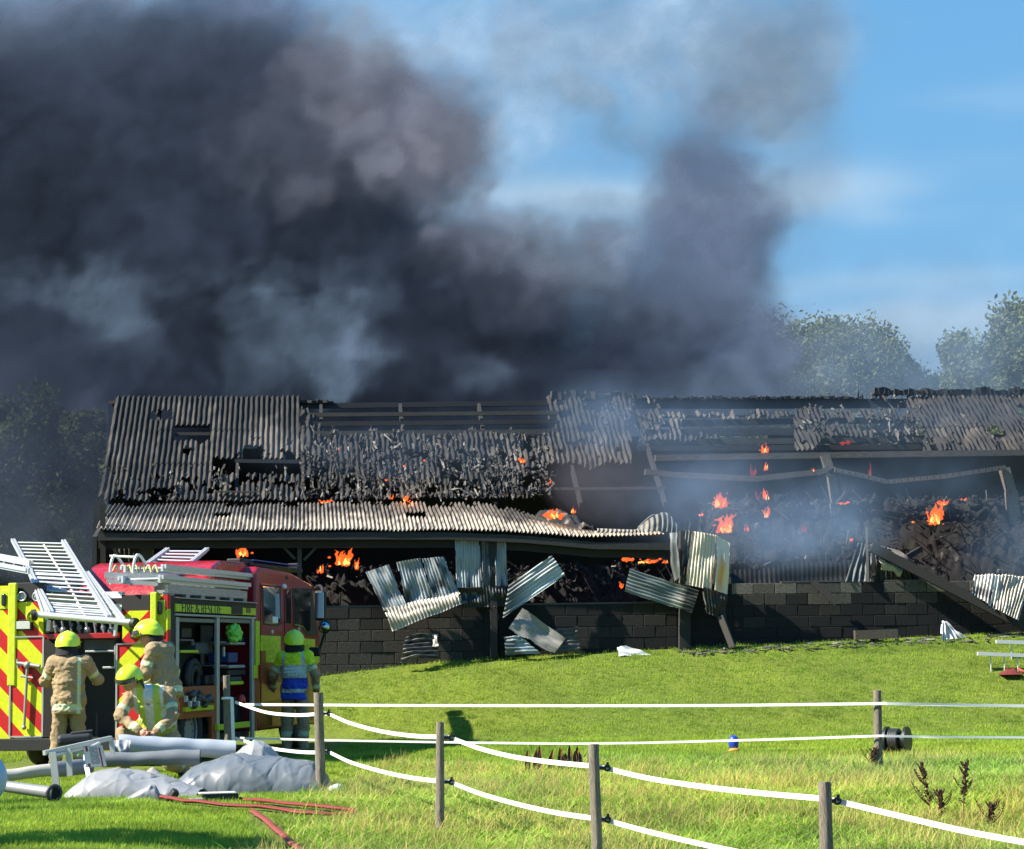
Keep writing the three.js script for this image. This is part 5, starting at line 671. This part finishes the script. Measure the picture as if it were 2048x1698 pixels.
// ================= grey tarpaulins, tubes and gear on the grass =================
{
  const TARP = new THREE.MeshStandardMaterial({ color: RGB(.125, .145, .165), roughness: .42, side: THREE.DoubleSide }), TARPL = new THREE.MeshStandardMaterial({ color: RGB(.25, .26, .27), roughness: .48, side: THREE.DoubleSide }), TUBE = std(.15, .165, .18, .5), TUBEL = std(.34, .38, .43, .45), OLIVE = std(.30, .29, .25, .6, { side: THREE.DoubleSide });
  // a lump of slack fabric over an outline on the ground: px corners left and right, height profile
  const lump = (name, label, cat, mat, c, w, dp, hf, seed, nu = 150, nv = 72, turn = 0) => { const g = sheet(nu, nv, (u, v) => { const a = (v - .5) * Math.PI, x = (u - .5) * w, H = hf(u), e = Math.pow(Math.max(0, Math.cos(a)), .62), f = fbm(u * w * 1.7, v * 1.6, seed, 2) * .10 + Math.pow(clamp(1 - Math.abs(fbm(u * w * 1.6 + v * 1.3, v * 1.5 - u, seed + 4, 2)) * 4.5), 2) * .015 - Math.pow(clamp(1 - Math.abs(fbm(u * w * 2.6 - v * 2, v * 2.2 + u, seed + 9, 2)) * 6), 2) * .014 + Math.pow(1 - Math.abs(noise(u * w * 3.4 + v * 2.2, v * 2 - u * 2, seed + 2)), 4) * .026 * Math.abs(Math.sin(v * 3.1)) + Math.pow(1 - Math.abs(noise(u * w * 5.5 - v * 5, v * 5 + u * 3, seed + 7)), 5) * .008; return V(x + f * .4 * Math.sin(v * 6), H * e * (1 + f * 1.3) + f * .25 * e + .0, -Math.sin(a) * dp / 2 * (.8 + .4 * H) + f * .5); }); const o = mesh(name, g, mat); o.position.copy(c); o.rotation.y = turn; return tag(o, label, cat); };
  const c1 = gp(495, 1592); lump('grey_tarpaulin', 'big slack grey tarpaulin bag swelling beside the pale fence post', 'tarpaulin', TARP, c1.clone().add(V(.02, -.04, -.45)), 1.82, 1.2, (u) => poly([[0, .18], [.12, .36], [.35, .46], [.7, .44], [.88, .36], [.96, .22], [1, .02]], u), 3);
  const c2 = gp(425, 1590); lump('grey_tarpaulin', 'peaked fold of pale tarpaulin rising behind the big grey bag', 'tarpaulin', TARPL, c2.clone().add(V(.1, 0, -1.0)), 1.15, .8, (u) => poly([[0, .08], [.3, .3], [.55, .42], [.72, .54], [.82, .5], [.95, .38], [1, .3]], u), 8);
  const c3 = gp(250, 1600); lump('grey_tarpaulin', 'pale crumpled tarpaulin flattened over the grass behind the frame', 'tarpaulin', TARPL, c3.clone().add(V(.05, -.02, -.5)), 1.45, 1.3, (u) => poly([[0, .12], [.15, .3], [.4, .34], [.7, .24], [1, .1]], u), 12);
  lump('grey_tarpaulin', 'folded olive flap of tarpaulin with a dark hollow at the front', 'tarpaulin', OLIVE, gp(255, 1592).add(V(.2, -.02, -.1)), .75, .5, (u) => poly([[0, .05], [.3, .22], [.6, .3], [.85, .16], [1, .02]], u), 19, 40, 24, -.2);
  lump('grey_tarpaulin', 'small pointed scrap of pale tarpaulin on the grass', 'tarpaulin', TARPL, gp(285, 1601).add(V(0, -.01, 0)), .42, .22, (u) => poly([[0, .02], [.7, .17], [.85, .15], [1, .02]], u), 23, 30, 16);
  const roll = (label, px0, py0, px1, py1, d0, d1, r, mat, name = 'inflatable_tube', bend = 0, caps = false) => { const a = at(px0, py0, d0), b = at(px1, py1, d1), m = new MB(), cv = new THREE.CatmullRomCurve3([a, a.clone().lerp(b, .5).add(V(0, bend, 0)), b]); const g = new THREE.TubeGeometry(cv, 40, r, 18), p = g.attributes.position; for (let i = 0; i < p.count; i++) { const n = noise(p.getX(i) * 3.5, p.getY(i) * 3.5, p.getZ(i) * 3.5) * r * .25; p.setXYZ(i, p.getX(i) + n * .3, p.getY(i) + n, p.getZ(i) + n * .4); } g.computeVertexNormals(); m.add(g); return tag(m.build(name, mat), label, 'tube'); };
  roll('upper long blue grey tube lying behind the tarpaulins', 235, 1490, 470, 1499, 24.5, 24.8, .115, TUBEL); roll('darker long grey tube lying in front of the upper one', 205, 1519, 400, 1514, 23.9, 24, .085, TUBE); tag(mesh('tarpaulin_edge', sheet(20, 8, (u, v) => at(lerp(228, 262, u), lerp(1480, 1520, v), 24.2).add(V(0, 0, noise(u * 3, v * 3) * .1 + Math.sin(v * 3) * .1)), null), TARPL), 'upright pale end of the rolled tarpaulin by the black strap', 'tarpaulin');
  roll('thick grey pipe lying at the left behind the aluminium frame', -40, 1556, 104, 1540, 22.9, 23.2, .07, std(.4, .38, .34, .6), 'grey_pipe'); roll('dark tube running behind the aluminium frame', 104, 1540, 180, 1532, 23.2, 23.6, .085, TUBE);
  { const a = at(-30, 1567, 22), b = at(108, 1586, 21.6), ax = b.clone().sub(a).normalize(), m = new MB().rod(a, b, .058, .066, 20), t = thing('grey_pipe', 'grey pipe with a black open end lying on the grass at left', 'pipe'); m.build('pipe', std(.26, .27, .28, .45, { metalness: .3 }), t); new MB().add(new THREE.TorusGeometry(.075, .022, 10, 26), new THREE.Matrix4().compose(b, new THREE.Quaternion().setFromUnitVectors(V(0, 0, 1), ax.clone().lerp(V(.35, 0, 1).normalize(), .6).normalize()), ONE)).build('rim', std(.04, .04, .042, .5), t); new MB().add(new THREE.CylinderGeometry(.07, .07, .03, 24).rotateX(Math.PI / 2), new THREE.Matrix4().compose(b.clone().add(V(.004, 0, .0)), new THREE.Quaternion().setFromUnitVectors(V(0, 0, 1), ax.clone().lerp(V(.35, 0, 1).normalize(), .6).normalize()), ONE)).build('opening', std(.005, .005, .006, .9), t); }
  { // blue-white drum cut by the left edge
    const p = at(-22, 1557, 20.5); tag(new MB().ball(p.x, p.y, p.z, .19, .95, 1.25, .9, 24).build('blue_drum', std(.34, .45, .62, .4)), 'rounded pale blue drum cut by the left edge of the picture', 'drum'); }
  { // aluminium step frame with an instruction label
    const t = thing('step_frame', 'aluminium folding frame with a printed label standing on the tarpaulins', 'frame'), al = std(.5, .52, .5, .4, { metalness: .5 }), d0 = 22.6, d1 = 23.3, P = (x, y, d) => at(x, y, d);
    new MB().bar(P(88, 1506, d0), P(222, 1476, d1), .05, .05).bar(P(100, 1512, d0), P(176, 1494, d1 - .2), .04, .03).build('top_rail', al, t);
    new MB().bar(P(105, 1504, d0), P(113, 1576, d0), .075, .03, V(0, 0, 1)).build('leg', al, t); new MB().bar(P(136, 1497, d0 + .2), P(140, 1552, d0 + .2), .06, .03, V(0, 0, 1)).build('leg', al, t); new MB().bar(P(168, 1510, d0 + .3), P(182, 1572, d0 + .1), .05, .02, V(0, 0, 1)).bar(P(182, 1572, d0 + .1), P(206, 1577, d0), .05, .02).build('leg', al, t); new MB().bar(P(222, 1478, d1), P(226, 1512, d1), .05, .03, V(0, 0, 1)).bar(P(176, 1498, d1 - .4), P(198, 1486, d1 - .2), .045, .03).build('brace', al, t);
    // label: grey text lines and red bars, printed on a plate
    const W = 128, H = 128, dt = new Uint8Array(W * H * 4), r = rng(9), rows = []; for (let y = 0; y < H; y++) { if (y % 7 === 0) rows.push(Array.from({ length: W }, () => r() < .78)); for (let x = 0; x < W; x++) { const i = (y * W + x) * 4; let c = [190, 190, 186]; if (x > 36 && x < 92 && y > 8 && y < 112) c = y % 7 < 4 && rows[rows.length - 1][x - x % 3] ? [95, 96, 96] : [176, 177, 175]; if (x > 97 && x < 108 && y > 12) c = [130, 40, 36]; if (x > 14 && x < 30 && (y < 34 || y > 104)) c = [120, 45, 40]; if (x < 3 || y < 3 || x > 124 || y > 124) c = [150, 150, 148]; dt.set([...c, 255], i); } }
    const tx2 = new THREE.DataTexture(dt, W, H); tx2.magFilter = THREE.LinearFilter; tx2.colorSpace = THREE.SRGBColorSpace; tx2.needsUpdate = true;
    const c = [P(165, 1492, d0 - .02), P(205, 1490, d0 + .05), P(214, 1533, d0 + .05), P(172, 1535, d0 - .02)]; mesh('label_plate', sheet(1, 1, (u, v) => c[0].clone().lerp(c[1], u).lerp(c[3].clone().lerp(c[2], u), v)), new THREE.MeshStandardMaterial({ map: tx2, roughness: .6, side: THREE.DoubleSide }), t);
  }
  { const a = gp(440, 1606), k = -a.z / FPX; const t = thing('black_box', 'flat black box with a pale lid lying in front of the big grey tarpaulin', 'box', a, .25); new MB().rbox(0, .05, 0, 70 * k, .1, .2, .015).build('case', std(.012, .012, .013, .5), t); new MB().rbox(-.03, .107, 0, 72 * k, .015, .21, .006).build('lid', std(.5, .5, .46, .5), t); new MB().rbox(-46 * k, .03, .02, 26 * k, .06, .2, .01).build('end_block', std(.22, .22, .2, .6), t); }
  tag((() => { const p = gp(345, 1602), k = -p.z / FPX; return new MB().rbox(p.x, p.y + .05, p.z, 16 * k, .16, .12, .03, .3, .3, -.6).build('black_strap', BLACKC); })(), 'black strap standing out of the crumpled pale tarpaulin', 'strap');
  { const p = at(150, 1478, 24.4); tag(new MB().rbox(p.x, p.y, p.z, .42, .13, .3, .05, 0, .2, .06).rbox(p.x + .08, p.y + .08, p.z, .26, .03, .2, .012, 0, .2, .1).build('black_bag', std(.02, .022, .026, .6)), 'black bag lying on the gear behind the aluminium frame', 'bag'); }
  // flat red hoses on the grass
  const hose = (label, pts, w, c) => { const cv = new THREE.CatmullRomCurve3(pts.map(([x, y]) => gp(x, y, .03)), false, 'catmullrom', .5), n = pts.length * 14; for (let i = 0; i <= 60; i++) { const q = cv.getPoint(i / 60); CLEAR.push([q.x, q.z, w * .5 + .11], [q.x, q.z + .14, .12]); } const g = sheet(n, 8, (u, v) => { const p = cv.getPoint(u), tan = cv.getTangent(u), s = V(-tan.z, 0, tan.x).normalize(), a = v * Math.PI * 2; p.y = groundY(p.x, p.z) + .045; return p.addScaledVector(s, Math.cos(a) * w / 2).add(V(0, Math.sin(a) * .02 + noise(u * 20, v * 2) * .006, 0)); }); return tag(mesh('red_hose', g, std(...c, .75, { side: THREE.DoubleSide })), label, 'hose'); };
  hose('flat red hose lying in a long loop in front of the tarpaulins', [[308, 1598], [360, 1609], [430, 1616], [520, 1622], [600, 1634], [690, 1637], [708, 1630], [660, 1624], [560, 1614], [470, 1604]], .07, [.17, .018, .014]);
  hose('flat faded red hose running down towards the viewer', [[505, 1632], [535, 1652], [560, 1675], [590, 1702], [612, 1720]], .07, [.20, .035, .028]);
  { const p = gp(671, 1588); const m = new MB(), r = rng(4); for (let i = 0; i < 9; i++) m.ball(p.x + (r() - .5) * .09, p.y + .05 + (r() - .5) * .07, p.z + (r() - .5) * .06, .03 + r() * .025, 1.3, .8, 1, 7); tag(m.build('litter', std(.45, .6, .58, .5)), 'small pale crumpled litter at the foot of the pale fence post', 'litter'); }
}
// ================= grass =================
{ // grass: tufts of bent blades, long and rough by the fence, short on the lawn beyond
  const blade = (P, C, U, x, z, h, w, lean, dir, c) => {
    const n = 3, dx = Math.cos(dir), dz = Math.sin(dir), sx = -dz, sz = dx; let prev = null;
    for (let i = 0; i <= n; i++) {
      const t = i / n, ww = w * (1 - t * .92) / 2, l = lean * t * t, y = h * t * (1 - .25 * lean / Math.max(h, .01) * t), cx = x + dx * l, cz = z + dz * l;
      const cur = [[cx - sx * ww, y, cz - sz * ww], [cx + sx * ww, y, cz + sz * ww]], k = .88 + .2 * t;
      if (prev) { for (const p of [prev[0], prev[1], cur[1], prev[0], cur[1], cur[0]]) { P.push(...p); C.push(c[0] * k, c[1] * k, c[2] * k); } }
      prev = cur;
    }
  };
  const tuft = (seed, count, spread, h0, h1, w, lean, dry) => {
    const r = rng(seed), P = [], C = [];
    for (let i = 0; i < count; i++) {
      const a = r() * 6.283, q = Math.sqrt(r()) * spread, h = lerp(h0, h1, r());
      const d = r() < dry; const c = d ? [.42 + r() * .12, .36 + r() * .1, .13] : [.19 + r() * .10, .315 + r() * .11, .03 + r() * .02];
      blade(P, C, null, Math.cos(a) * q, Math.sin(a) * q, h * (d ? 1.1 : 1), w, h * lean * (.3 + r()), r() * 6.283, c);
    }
    const g = new THREE.BufferGeometry(); g.setAttribute('position', new THREE.Float32BufferAttribute(P, 3)); g.setAttribute('color', new THREE.Float32BufferAttribute(C, 3)); g.computeVertexNormals(); return g;
  };
  const mat = new THREE.MeshPhysicalMaterial({ vertexColors: true, roughness: 1, specularIntensity: .25, transmission: .35, thickness: 0, side: THREE.DoubleSide });
  const plant = (name, geo, N, seed, where) => {
    const im = new THREE.InstancedMesh(geo, mat, N), r = rng(seed), e = new THREE.Euler(), col = new THREE.Color(); let n = 0, tries = 0;
    while (n < N && tries++ < N * 6) {
      const d = Math.exp(lerp(Math.log(14.8), Math.log(41), r())), half = d * .27, x = (r() * 2 - 1) * half + (r() - .5) * .4, z = -d, k = where(x, z, d) * (x < -1 && d < 26 && CLEAR.some(([a, b, c]) => (a - x) ** 2 + (b - z) ** 2 < c * c) ? 0 : 1); if (k <= 0 || r() > Math.min(1, k)) continue;
      e.set((r() - .5) * .3, r() * 6.283, (r() - .5) * .3); const s = (.7 + r() * .6) * (k > 1 ? k : 1);
      im.setMatrixAt(n, M4.compose(V(x, groundY(x, z) - .01, z), Q.setFromEuler(e), V(s, s, s)));
      const t = fbm(x * .9, z * 1.4, 4, 4) * 1.3, y = fbm(x * .16, z * .16, 9, 2); col.setRGB(1 + t * .9 + y * .6, 1 + t * .75 + y * .25, 1 + t * .8); im.setColorAt(n, col); n++;
    }
    im.count = n; im.name = name; im.castShadow = im.receiveShadow = true; scene.add(im); return im;
  };
  const trod = (x, z) => { // worn ground under the gear and the engine
    const d = -z; return (x < -2.9 && x > -9 && d > 27.6 && d < 38 && Math.abs(x + 5.6 + (d - 30) * -.1) < 2.2) ? 0 : 1; };
  const rough = (x, d) => { const line = 27.6 + fbm(x * .3, 3, 1, 2) * 2.2; return sst(line + .6, line - .8, d) * sst(-2.5, -1.5, x); };
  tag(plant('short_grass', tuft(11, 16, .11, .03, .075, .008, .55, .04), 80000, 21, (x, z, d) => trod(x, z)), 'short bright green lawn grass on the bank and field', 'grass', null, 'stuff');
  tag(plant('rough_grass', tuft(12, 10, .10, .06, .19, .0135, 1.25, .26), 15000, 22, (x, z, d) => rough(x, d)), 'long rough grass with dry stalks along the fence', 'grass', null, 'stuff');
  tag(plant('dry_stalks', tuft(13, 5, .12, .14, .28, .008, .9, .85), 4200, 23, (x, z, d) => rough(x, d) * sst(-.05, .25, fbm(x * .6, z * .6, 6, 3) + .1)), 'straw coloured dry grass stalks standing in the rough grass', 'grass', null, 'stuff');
}
// ================= smoke =================
// Each plume is a field of billows in the air, drawn as curved layers one behind the other; the alpha of a layer is the smoke between it and the next.
function smoke(name, label, layers, box, step, blobs, opacity, seed, warp = 1, lean = .3, fade = () => 1) {
  const back = (d, py) => d + Math.max(0, (1300 - py) / 80 - 5) * lean;       // the plume leans away from the viewer as it rises
  const rr = rng(seed * 7 + 1), small = [];
  for (const b of blobs) if (b.puffs !== 0 && Math.min(b.w, b.h) > 80 && b.t > .5) for (let i = 0, n = b.puffs ?? Math.round(Math.min(b.w, b.h) / 16); i < n; i++) { // billows round the rim of each big cloud
    const a = rr() * 6.283, q = .55 + rr() * .45, s = Math.min(b.w, b.h) * (.16 + rr() * .26), k = .7 + rr() * 1.1; small.push({ ...b, x: b.x + Math.cos(a) * q * b.w, y: b.y + Math.sin(a) * q * b.h, w: s * 1.15, h: s, a: rr() * 180, t: Math.min(b.t, 2.2) * (.25 + rr() * .35), d: b.d - .6 + rr(), soft: .45, rgb: b.rgb.map((c) => c * k) }); }  // each billow tinted lighter or darker to stand for lit and shaded sides
  blobs = [...blobs, ...small];
  const [x0, x1, y0, y1] = box, pts = [];
  for (const b of blobs) { const dd = back(b.d, b.y), c = at(b.x, b.y, dd), m = dd / FPX; b.c = c; b.rx = b.w * m; b.ry = b.h * m; b.ca = Math.cos((b.a || 0) * Math.PI / 180); b.sa = Math.sin((b.a || 0) * Math.PI / 180); b.ws = layers.map((d) => Math.exp(-(((d - b.d) / (b.z || 2)) ** 2))); const s = b.ws.reduce((p, q) => p + q, 1e-6); b.ws = b.ws.map((q) => q / s); }
  const MB2 = layers.map((d, k) => {
    const nx = Math.round((x1 - x0) / step), ny = Math.round((y1 - y0) / step), P = [], C = [], A = [], I = [], o = seed + k * 5.3;
    for (let j = 0; j <= ny; j++) for (let i = 0; i <= nx; i++) {
      const py = lerp(y1, y0, j / ny), p = at(lerp(x0, x1, i / nx), py, back(d, py)), X = p.x, Y = p.y;
      const wx = (fbm(X * .32, Y * .32, o, 4) * 1.5 + fbm(X * 1.1, Y * 1.1, o + 9, 4) * .5) * warp, wy = (fbm(X * .32, Y * .32, o + 31, 4) * 1.5 + fbm(X * 1.1, Y * 1.1, o + 40, 4) * .5) * warp;
      const bil = fbm(X * .42 + wx * .5, Y * .42 + wy * .5, o + 3, 4) * 1.9, fine = fbm(X * 1.5 + wx * .8, Y * 1.5 + wy * .8, o + 5, 4) * 1.5, shade = 1 + fbm(X * .3 + wx * .4, Y * .3 + wy * .4, o + 71, 4) * 1.1 + fine * .22;  // light and dark of the billows, put into the layer colour
      let tau = 0, r = 0, g = 0, bl2 = 0;
      for (const b of blobs) {
        const w = b.ws[k]; if (w < .01) continue; const ww = b.warp ?? 1, dx = X + wx * ww - b.c.x, dy = Y + wy * ww - b.c.y; const mr = Math.max(b.rx, b.ry) * 1.3; if (dx > mr || dx < -mr || dy > mr || dy < -mr) continue; const u = (dx * b.ca + dy * b.sa) / b.rx, v = (-dx * b.sa + dy * b.ca) / b.ry, q = Math.sqrt(u * u + v * v); if (q > 1.3) continue;
        const f = b.t * w * sst(1.3, b.soft ?? .25, q) * clamp(1 + (bil + fine * .6) * (b.tex ?? .7), 0, 2.2); tau += f; r += f * b.rgb[0]; g += f * b.rgb[1]; bl2 += f * b.rgb[2];
      }
      const al = (1 - Math.exp(-tau)) * fade(lerp(x0, x1, i / nx), py), bump = bil * .03 + fbm(X * .2, Y * .2, o + 60, 2) * .3;
      P.push(p.x, p.y, p.z + bump); const s = tau > 1e-6 ? clamp(shade, .45, 1.7) / tau : 0; C.push(r * s, g * s, bl2 * s, al); A.push(al);
    }
    for (let j = 0; j < ny; j++) for (let i = 0; i < nx; i++) { const a = j * (nx + 1) + i, b = a + 1, c = a + nx + 1, e = c + 1; if (Math.max(A[a], A[b], A[c], A[e]) < .006) continue; I.push(a, b, e, a, e, c); }
    const g = new THREE.BufferGeometry(); g.setAttribute('position', new THREE.Float32BufferAttribute(P, 3)); g.setAttribute('color', new THREE.Float32BufferAttribute(C, 4)); g.setIndex(I); g.computeVertexNormals();
    const n = g.attributes.normal, nv = V(0, 0, 0), mean = V(-.3, .45, .84); for (let i = 0; i < n.count; i++) { nv.set(n.getX(i), n.getY(i), n.getZ(i)); if (nv.z < 0) nv.negate(); nv.lerp(mean, .86).normalize(); n.setXYZ(i, nv.x, nv.y, nv.z); }   // smoke scatters light in every direction: its billows shade softly
    return g;
  });
  const mat = new THREE.MeshPhysicalMaterial({ vertexColors: true, transparent: true, opacity, roughness: 1, specularIntensity: 0, transmission: .5, thickness: 0, side: THREE.DoubleSide, depthWrite: false });
  const t = thing(name, label, 'smoke'); tag(t, null, null, null, 'stuff');
  for (const g of MB2) if (g.index.count) { const o = mesh('smoke_layer', g, mat, t); o.userData.kind = 'stuff'; o.castShadow = false; }
  return t;
}
const SOOT = [.025, .034, .055], DIM = [.088, .116, .185], BROWN = [.128, .135, .175], GREY = [.17, .22, .30], PALE = [.22, .30, .42], BLUE = [.185, .265, .39];
const B = (x, y, w, h, t, rgb, more = {}) => ({ x, y, w, h, t, rgb, d: 51, ...more });
smoke('smoke_plume', 'huge black and grey smoke plume rising from the barn roof and drifting left across the sky', [47.8, 49.2, 50.8, 52.6, 55], [-420, 2200, -160, 1210], 9, [
  // dense black mass at left and over the middle of the roof
  B(120, 420, 520, 360, 7, SOOT, { d: 51, z: 3, tex: .45 }), B(430, 330, 330, 300, 4, SOOT, { d: 50, tex: .6 }), B(-250, 500, 420, 520, 7, SOOT, { z: 3 }), B(520, 620, 420, 240, 5, SOOT, { d: 50.5 }), B(850, 660, 260, 180, 5, SOOT, { d: 50 }), B(200, 760, 460, 160, 4, SOOT, { d: 52, z: 2 }),
  B(640, 420, 260, 260, 3, DIM, { d: 52 }), B(200, 120, 420, 150, 3, DIM, { d: 52 }), B(520, 130, 150, 170, .9, DIM, { d: 51 }),
  B(420, 860, 520, 130, 4, SOOT, { d: 52, z: 2, tex: .3 }), B(1480, 830, 300, 70, 1.5, DIM, { d: 52, z: 2, tex: .3 }), B(1130, 880, 220, 90, 3, DIM, { d: 52, z: 2, tex: .3 }),
  // grey haze over the top left
  B(350, 0, 480, 130, .8, GREY, { d: 54, soft: 0 }), B(60, 40, 260, 100, 1.2, GREY, { d: 53 }),
  // brown billows right of the black mass, sunlight put into their colour
  B(800, 250, 170, 150, 1.6, BROWN, { d: 49.5, tex: .9 }), B(880, 330, 120, 150, 1.1, BROWN, { d: 49 }), B(700, 170, 120, 110, .9, BROWN, { d: 49.5 }), B(600, 290, 200, 140, .6, BROWN, { d: 48.5 }), B(1040, 520, 230, 90, 1.1, BROWN, { d: 48.6, tex: 1 }), B(1180, 500, 150, 90, .7, GREY, { d: 48.6, tex: 1 }),
  // band of smoke along the roof
  B(1150, 690, 330, 140, 3.2, SOOT, { d: 50.5 }), B(880, 800, 420, 110, 4, SOOT, { d: 52, z: 3, tex: .3 }), B(1250, 790, 260, 80, 2, DIM, { d: 53, z: 3 }), B(1100, 560, 260, 130, 1.6, DIM, { d: 50.5 }), B(1350, 700, 240, 130, 3, DIM, { d: 51 }), B(1480, 770, 160, 60, 1.2, BLUE.map((c) => c * .45), { d: 49, puffs: 0 }),
  // the second column
  B(1425, 560, 130, 230, 1.9, DIM, { d: 50.5, a: 8, puffs: 16 }), B(1500, 650, 80, 120, .5, BLUE.map((c) => c * .7), { d: 50, soft: 0, puffs: 0 }), B(1330, 560, 150, 130, 1.2, DIM, { d: 50.5 }), B(1430, 390, 110, 140, 1.5, DIM, { d: 50.5 }), B(1420, 290, 95, 110, .9, DIM, { d: 50.5 }), B(1480, 180, 130, 120, .55, GREY, { d: 51 }), B(1330, 330, 70, 60, .6, BROWN, { d: 50 }), B(1540, 110, 170, 150, .55, GREY.map((c) => c * .9), { d: 51 }), B(1580, 330, 90, 150, .3, GREY, { d: 50 }), B(1540, 470, 50, 120, .6, DIM, { d: 50.5 }),
  // thin haze over the middle of the sky
  B(1150, 150, 480, 220, 1.0, PALE, { d: 54, soft: 0, tex: .9 }), B(1300, 60, 460, 170, .8, GREY, { d: 54, soft: 0 }), B(1100, 400, 220, 110, .25, PALE, { d: 54, soft: 0 }), B(1590, 300, 110, 330, .25, GREY, { d: 53, soft: 0 }),
  // pale wisps curling low in front of the black
  B(150, 560, 200, 70, .62, BLUE.map((c) => c * .8), { d: 47.8, z: .8, a: -6, tex: 1 }), B(240, 620, 110, 80, .4, BLUE.map((c) => c * .8), { d: 47.8, z: .8, a: -40, tex: 1 }), B(640, 640, 130, 130, .55, BLUE.map((c) => c * .9), { d: 47.8, z: .8, a: -35, tex: 1 }), B(560, 720, 160, 70, .35, BLUE.map((c) => c * .8), { d: 47.8, z: .8, tex: 1 }), B(720, 720, 60, 70, .4, BLUE, { d: 47.8, z: .8, tex: 1 }), B(930, 750, 90, 50, .3, BLUE, { d: 47.8, z: .8, tex: 1 }), B(450, 560, 160, 60, .25, BLUE, { d: 47.8, z: .8, tex: 1 }),
  // down to the ground left of the barn
  B(40, 900, 300, 260, 3, SOOT, { d: 50, tex: .5 }), B(-200, 950, 260, 260, 2, DIM, { d: 49 }), B(190, 980, 90, 180, 1.5, DIM, { d: 49 }),
], 1, 3);
smoke('smoke_haze', 'thin blue smoke drifting in front of the trees behind the right end of the barn', [54.6, 56, 57.5, 59, 60.5], [1300, 2260, 380, 840], 12, [
  B(1640, 750, 360, 120, 2.3, BLUE.map((c) => c * 1.2), { d: 57, z: 4, soft: 0, tex: .4 }), B(1950, 740, 300, 130, 2.5, BLUE.map((c) => c * 1.2), { d: 57, z: 4, soft: 0, tex: .4 }), B(1800, 660, 520, 150, 1.1, BLUE.map((c) => c * 1.4), { d: 57, z: 4, soft: 0, tex: .3 }), B(1480, 660, 110, 150, .8, BLUE.map((c) => c * .8), { d: 57, z: 4, soft: 0 }),
], .29, 41, 1, 0);
const HAZE = [.17, .265, .42];
smoke('smoke_bank', 'pale blue and brown smoke pouring out through the open roof and wall right of the middle', [38.4, 39.2, 40.4, 41.8, 43.2], [420, 2150, 740, 1190], 8, [
  B(1215, 960, 115, 85, 3.4, BROWN.map((c) => c * .85), { puffs: 0, d: 41.6, z: 1.5, soft: .1, tex: .8, warp: .35 }), B(1270, 1010, 110, 50, 0.93, BROWN.map((c) => c * .8), { puffs: 0, d: 41, z: 1.5, soft: 0, warp: .35 }), B(1200, 840, 115, 75, 2.6, HAZE.map((c) => c * .75), { puffs: 0, d: 43.2, soft: 0, warp: .3, tex: .9 }), B(1390, 960, 110, 60, 1.4, HAZE, { puffs: 0, d: 41, soft: 0, warp: .35 }), B(1380, 1020, 120, 70, 1.24, HAZE, { puffs: 0, d: 40.5, soft: 0, warp: .35 }), B(1600, 1060, 170, 80, 2.02, HAZE.map((c) => c * .85), { puffs: 0, d: 40, soft: 0, warp: .35, tex: .8 }), B(1670, 1010, 90, 70, 1.08, HAZE, { puffs: 0, d: 40, soft: 0, warp: .35 }), B(1480, 1090, 140, 50, 0.93, HAZE, { puffs: 0, d: 40, soft: 0, warp: .3 }), B(2020, 1080, 80, 110, 1.4, HAZE, { puffs: 0, d: 40, soft: 0, warp: .3 }), B(2010, 900, 80, 60, 0.93, DIM, { puffs: 0, d: 42, soft: 0, warp: .3 }), B(1330, 900, 120, 60, 1.08, HAZE.map((c) => c * .6), { puffs: 0, d: 43, soft: 0, warp: .3 }), B(1950, 820, 160, 60, 0.54, HAZE.map((c) => c * .7), { puffs: 0, d: 43.2, soft: 0, warp: .3 }),
  B(1330, 850, 200, 70, 1.4, HAZE.map((c) => c * .8), { puffs: 0, d: 43, z: 2, soft: 0, warp: .35 }), B(1450, 1000, 240, 110, 1.6, HAZE, { puffs: 0, d: 40.5, z: 2, soft: 0, warp: .4, tex: 1 }), B(1620, 1070, 150, 60, 1.8, HAZE.map((c) => c * 1.25), { puffs: 0, d: 39.4, z: 1.5, soft: 0, warp: .4, tex: 1 }), B(1850, 960, 220, 80, .7, HAZE, { puffs: 0, d: 40.5, z: 2, soft: 0, warp: .4, tex: 1 }), B(1700, 850, 420, 50, .7, HAZE, { puffs: 0, d: 43, z: 2, soft: 0, warp: .4 }), B(800, 900, 320, 70, .6, HAZE.map((c) => c * .7), { puffs: 0, d: 42.6, z: 1.5, soft: 0, warp: .5, tex: 1 }),
], .29, 77, .4, 0);
smoke('smoke_veil', 'thin dark smoke drifting low in front of the trees left of the barn gable', [41.2, 42, 42.8, 43.6, 44.2], [-200, 216, 560, 1180], 9, [
  B(20, 860, 260, 150, 3.4, SOOT.map((c) => c * 1.5), { d: 42.8, z: 3, tex: .5, warp: .4 }), B(60, 760, 280, 90, 3, SOOT, { d: 43, z: 3, tex: .5, warp: .4 }), B(90, 1080, 190, 90, 2.4, GREY.map((c) => c * .6), { d: 42.4, z: 3, tex: .8, warp: .4 }), B(60, 960, 240, 130, 3, DIM.map((c) => c * .55), { d: 43, z: 3, warp: .4 }), B(200, 930, 70, 200, 1.6, DIM.map((c) => c * .6), { d: 42, z: 3, warp: .3, soft: 0 }),
], .29, 93, .5, 0, (x, y) => lerp(sst(216, 120, x), 1, sst(780, 830, y)));
const renderer = new THREE.WebGLRenderer({ antialias: true });
renderer.shadowMap.enabled = true; renderer.shadowMap.type = THREE.PCFSoftShadowMap;
renderer.toneMapping = THREE.LinearToneMapping; renderer.toneMappingExposure = EXPOSURE;
renderer.render(scene, camera);
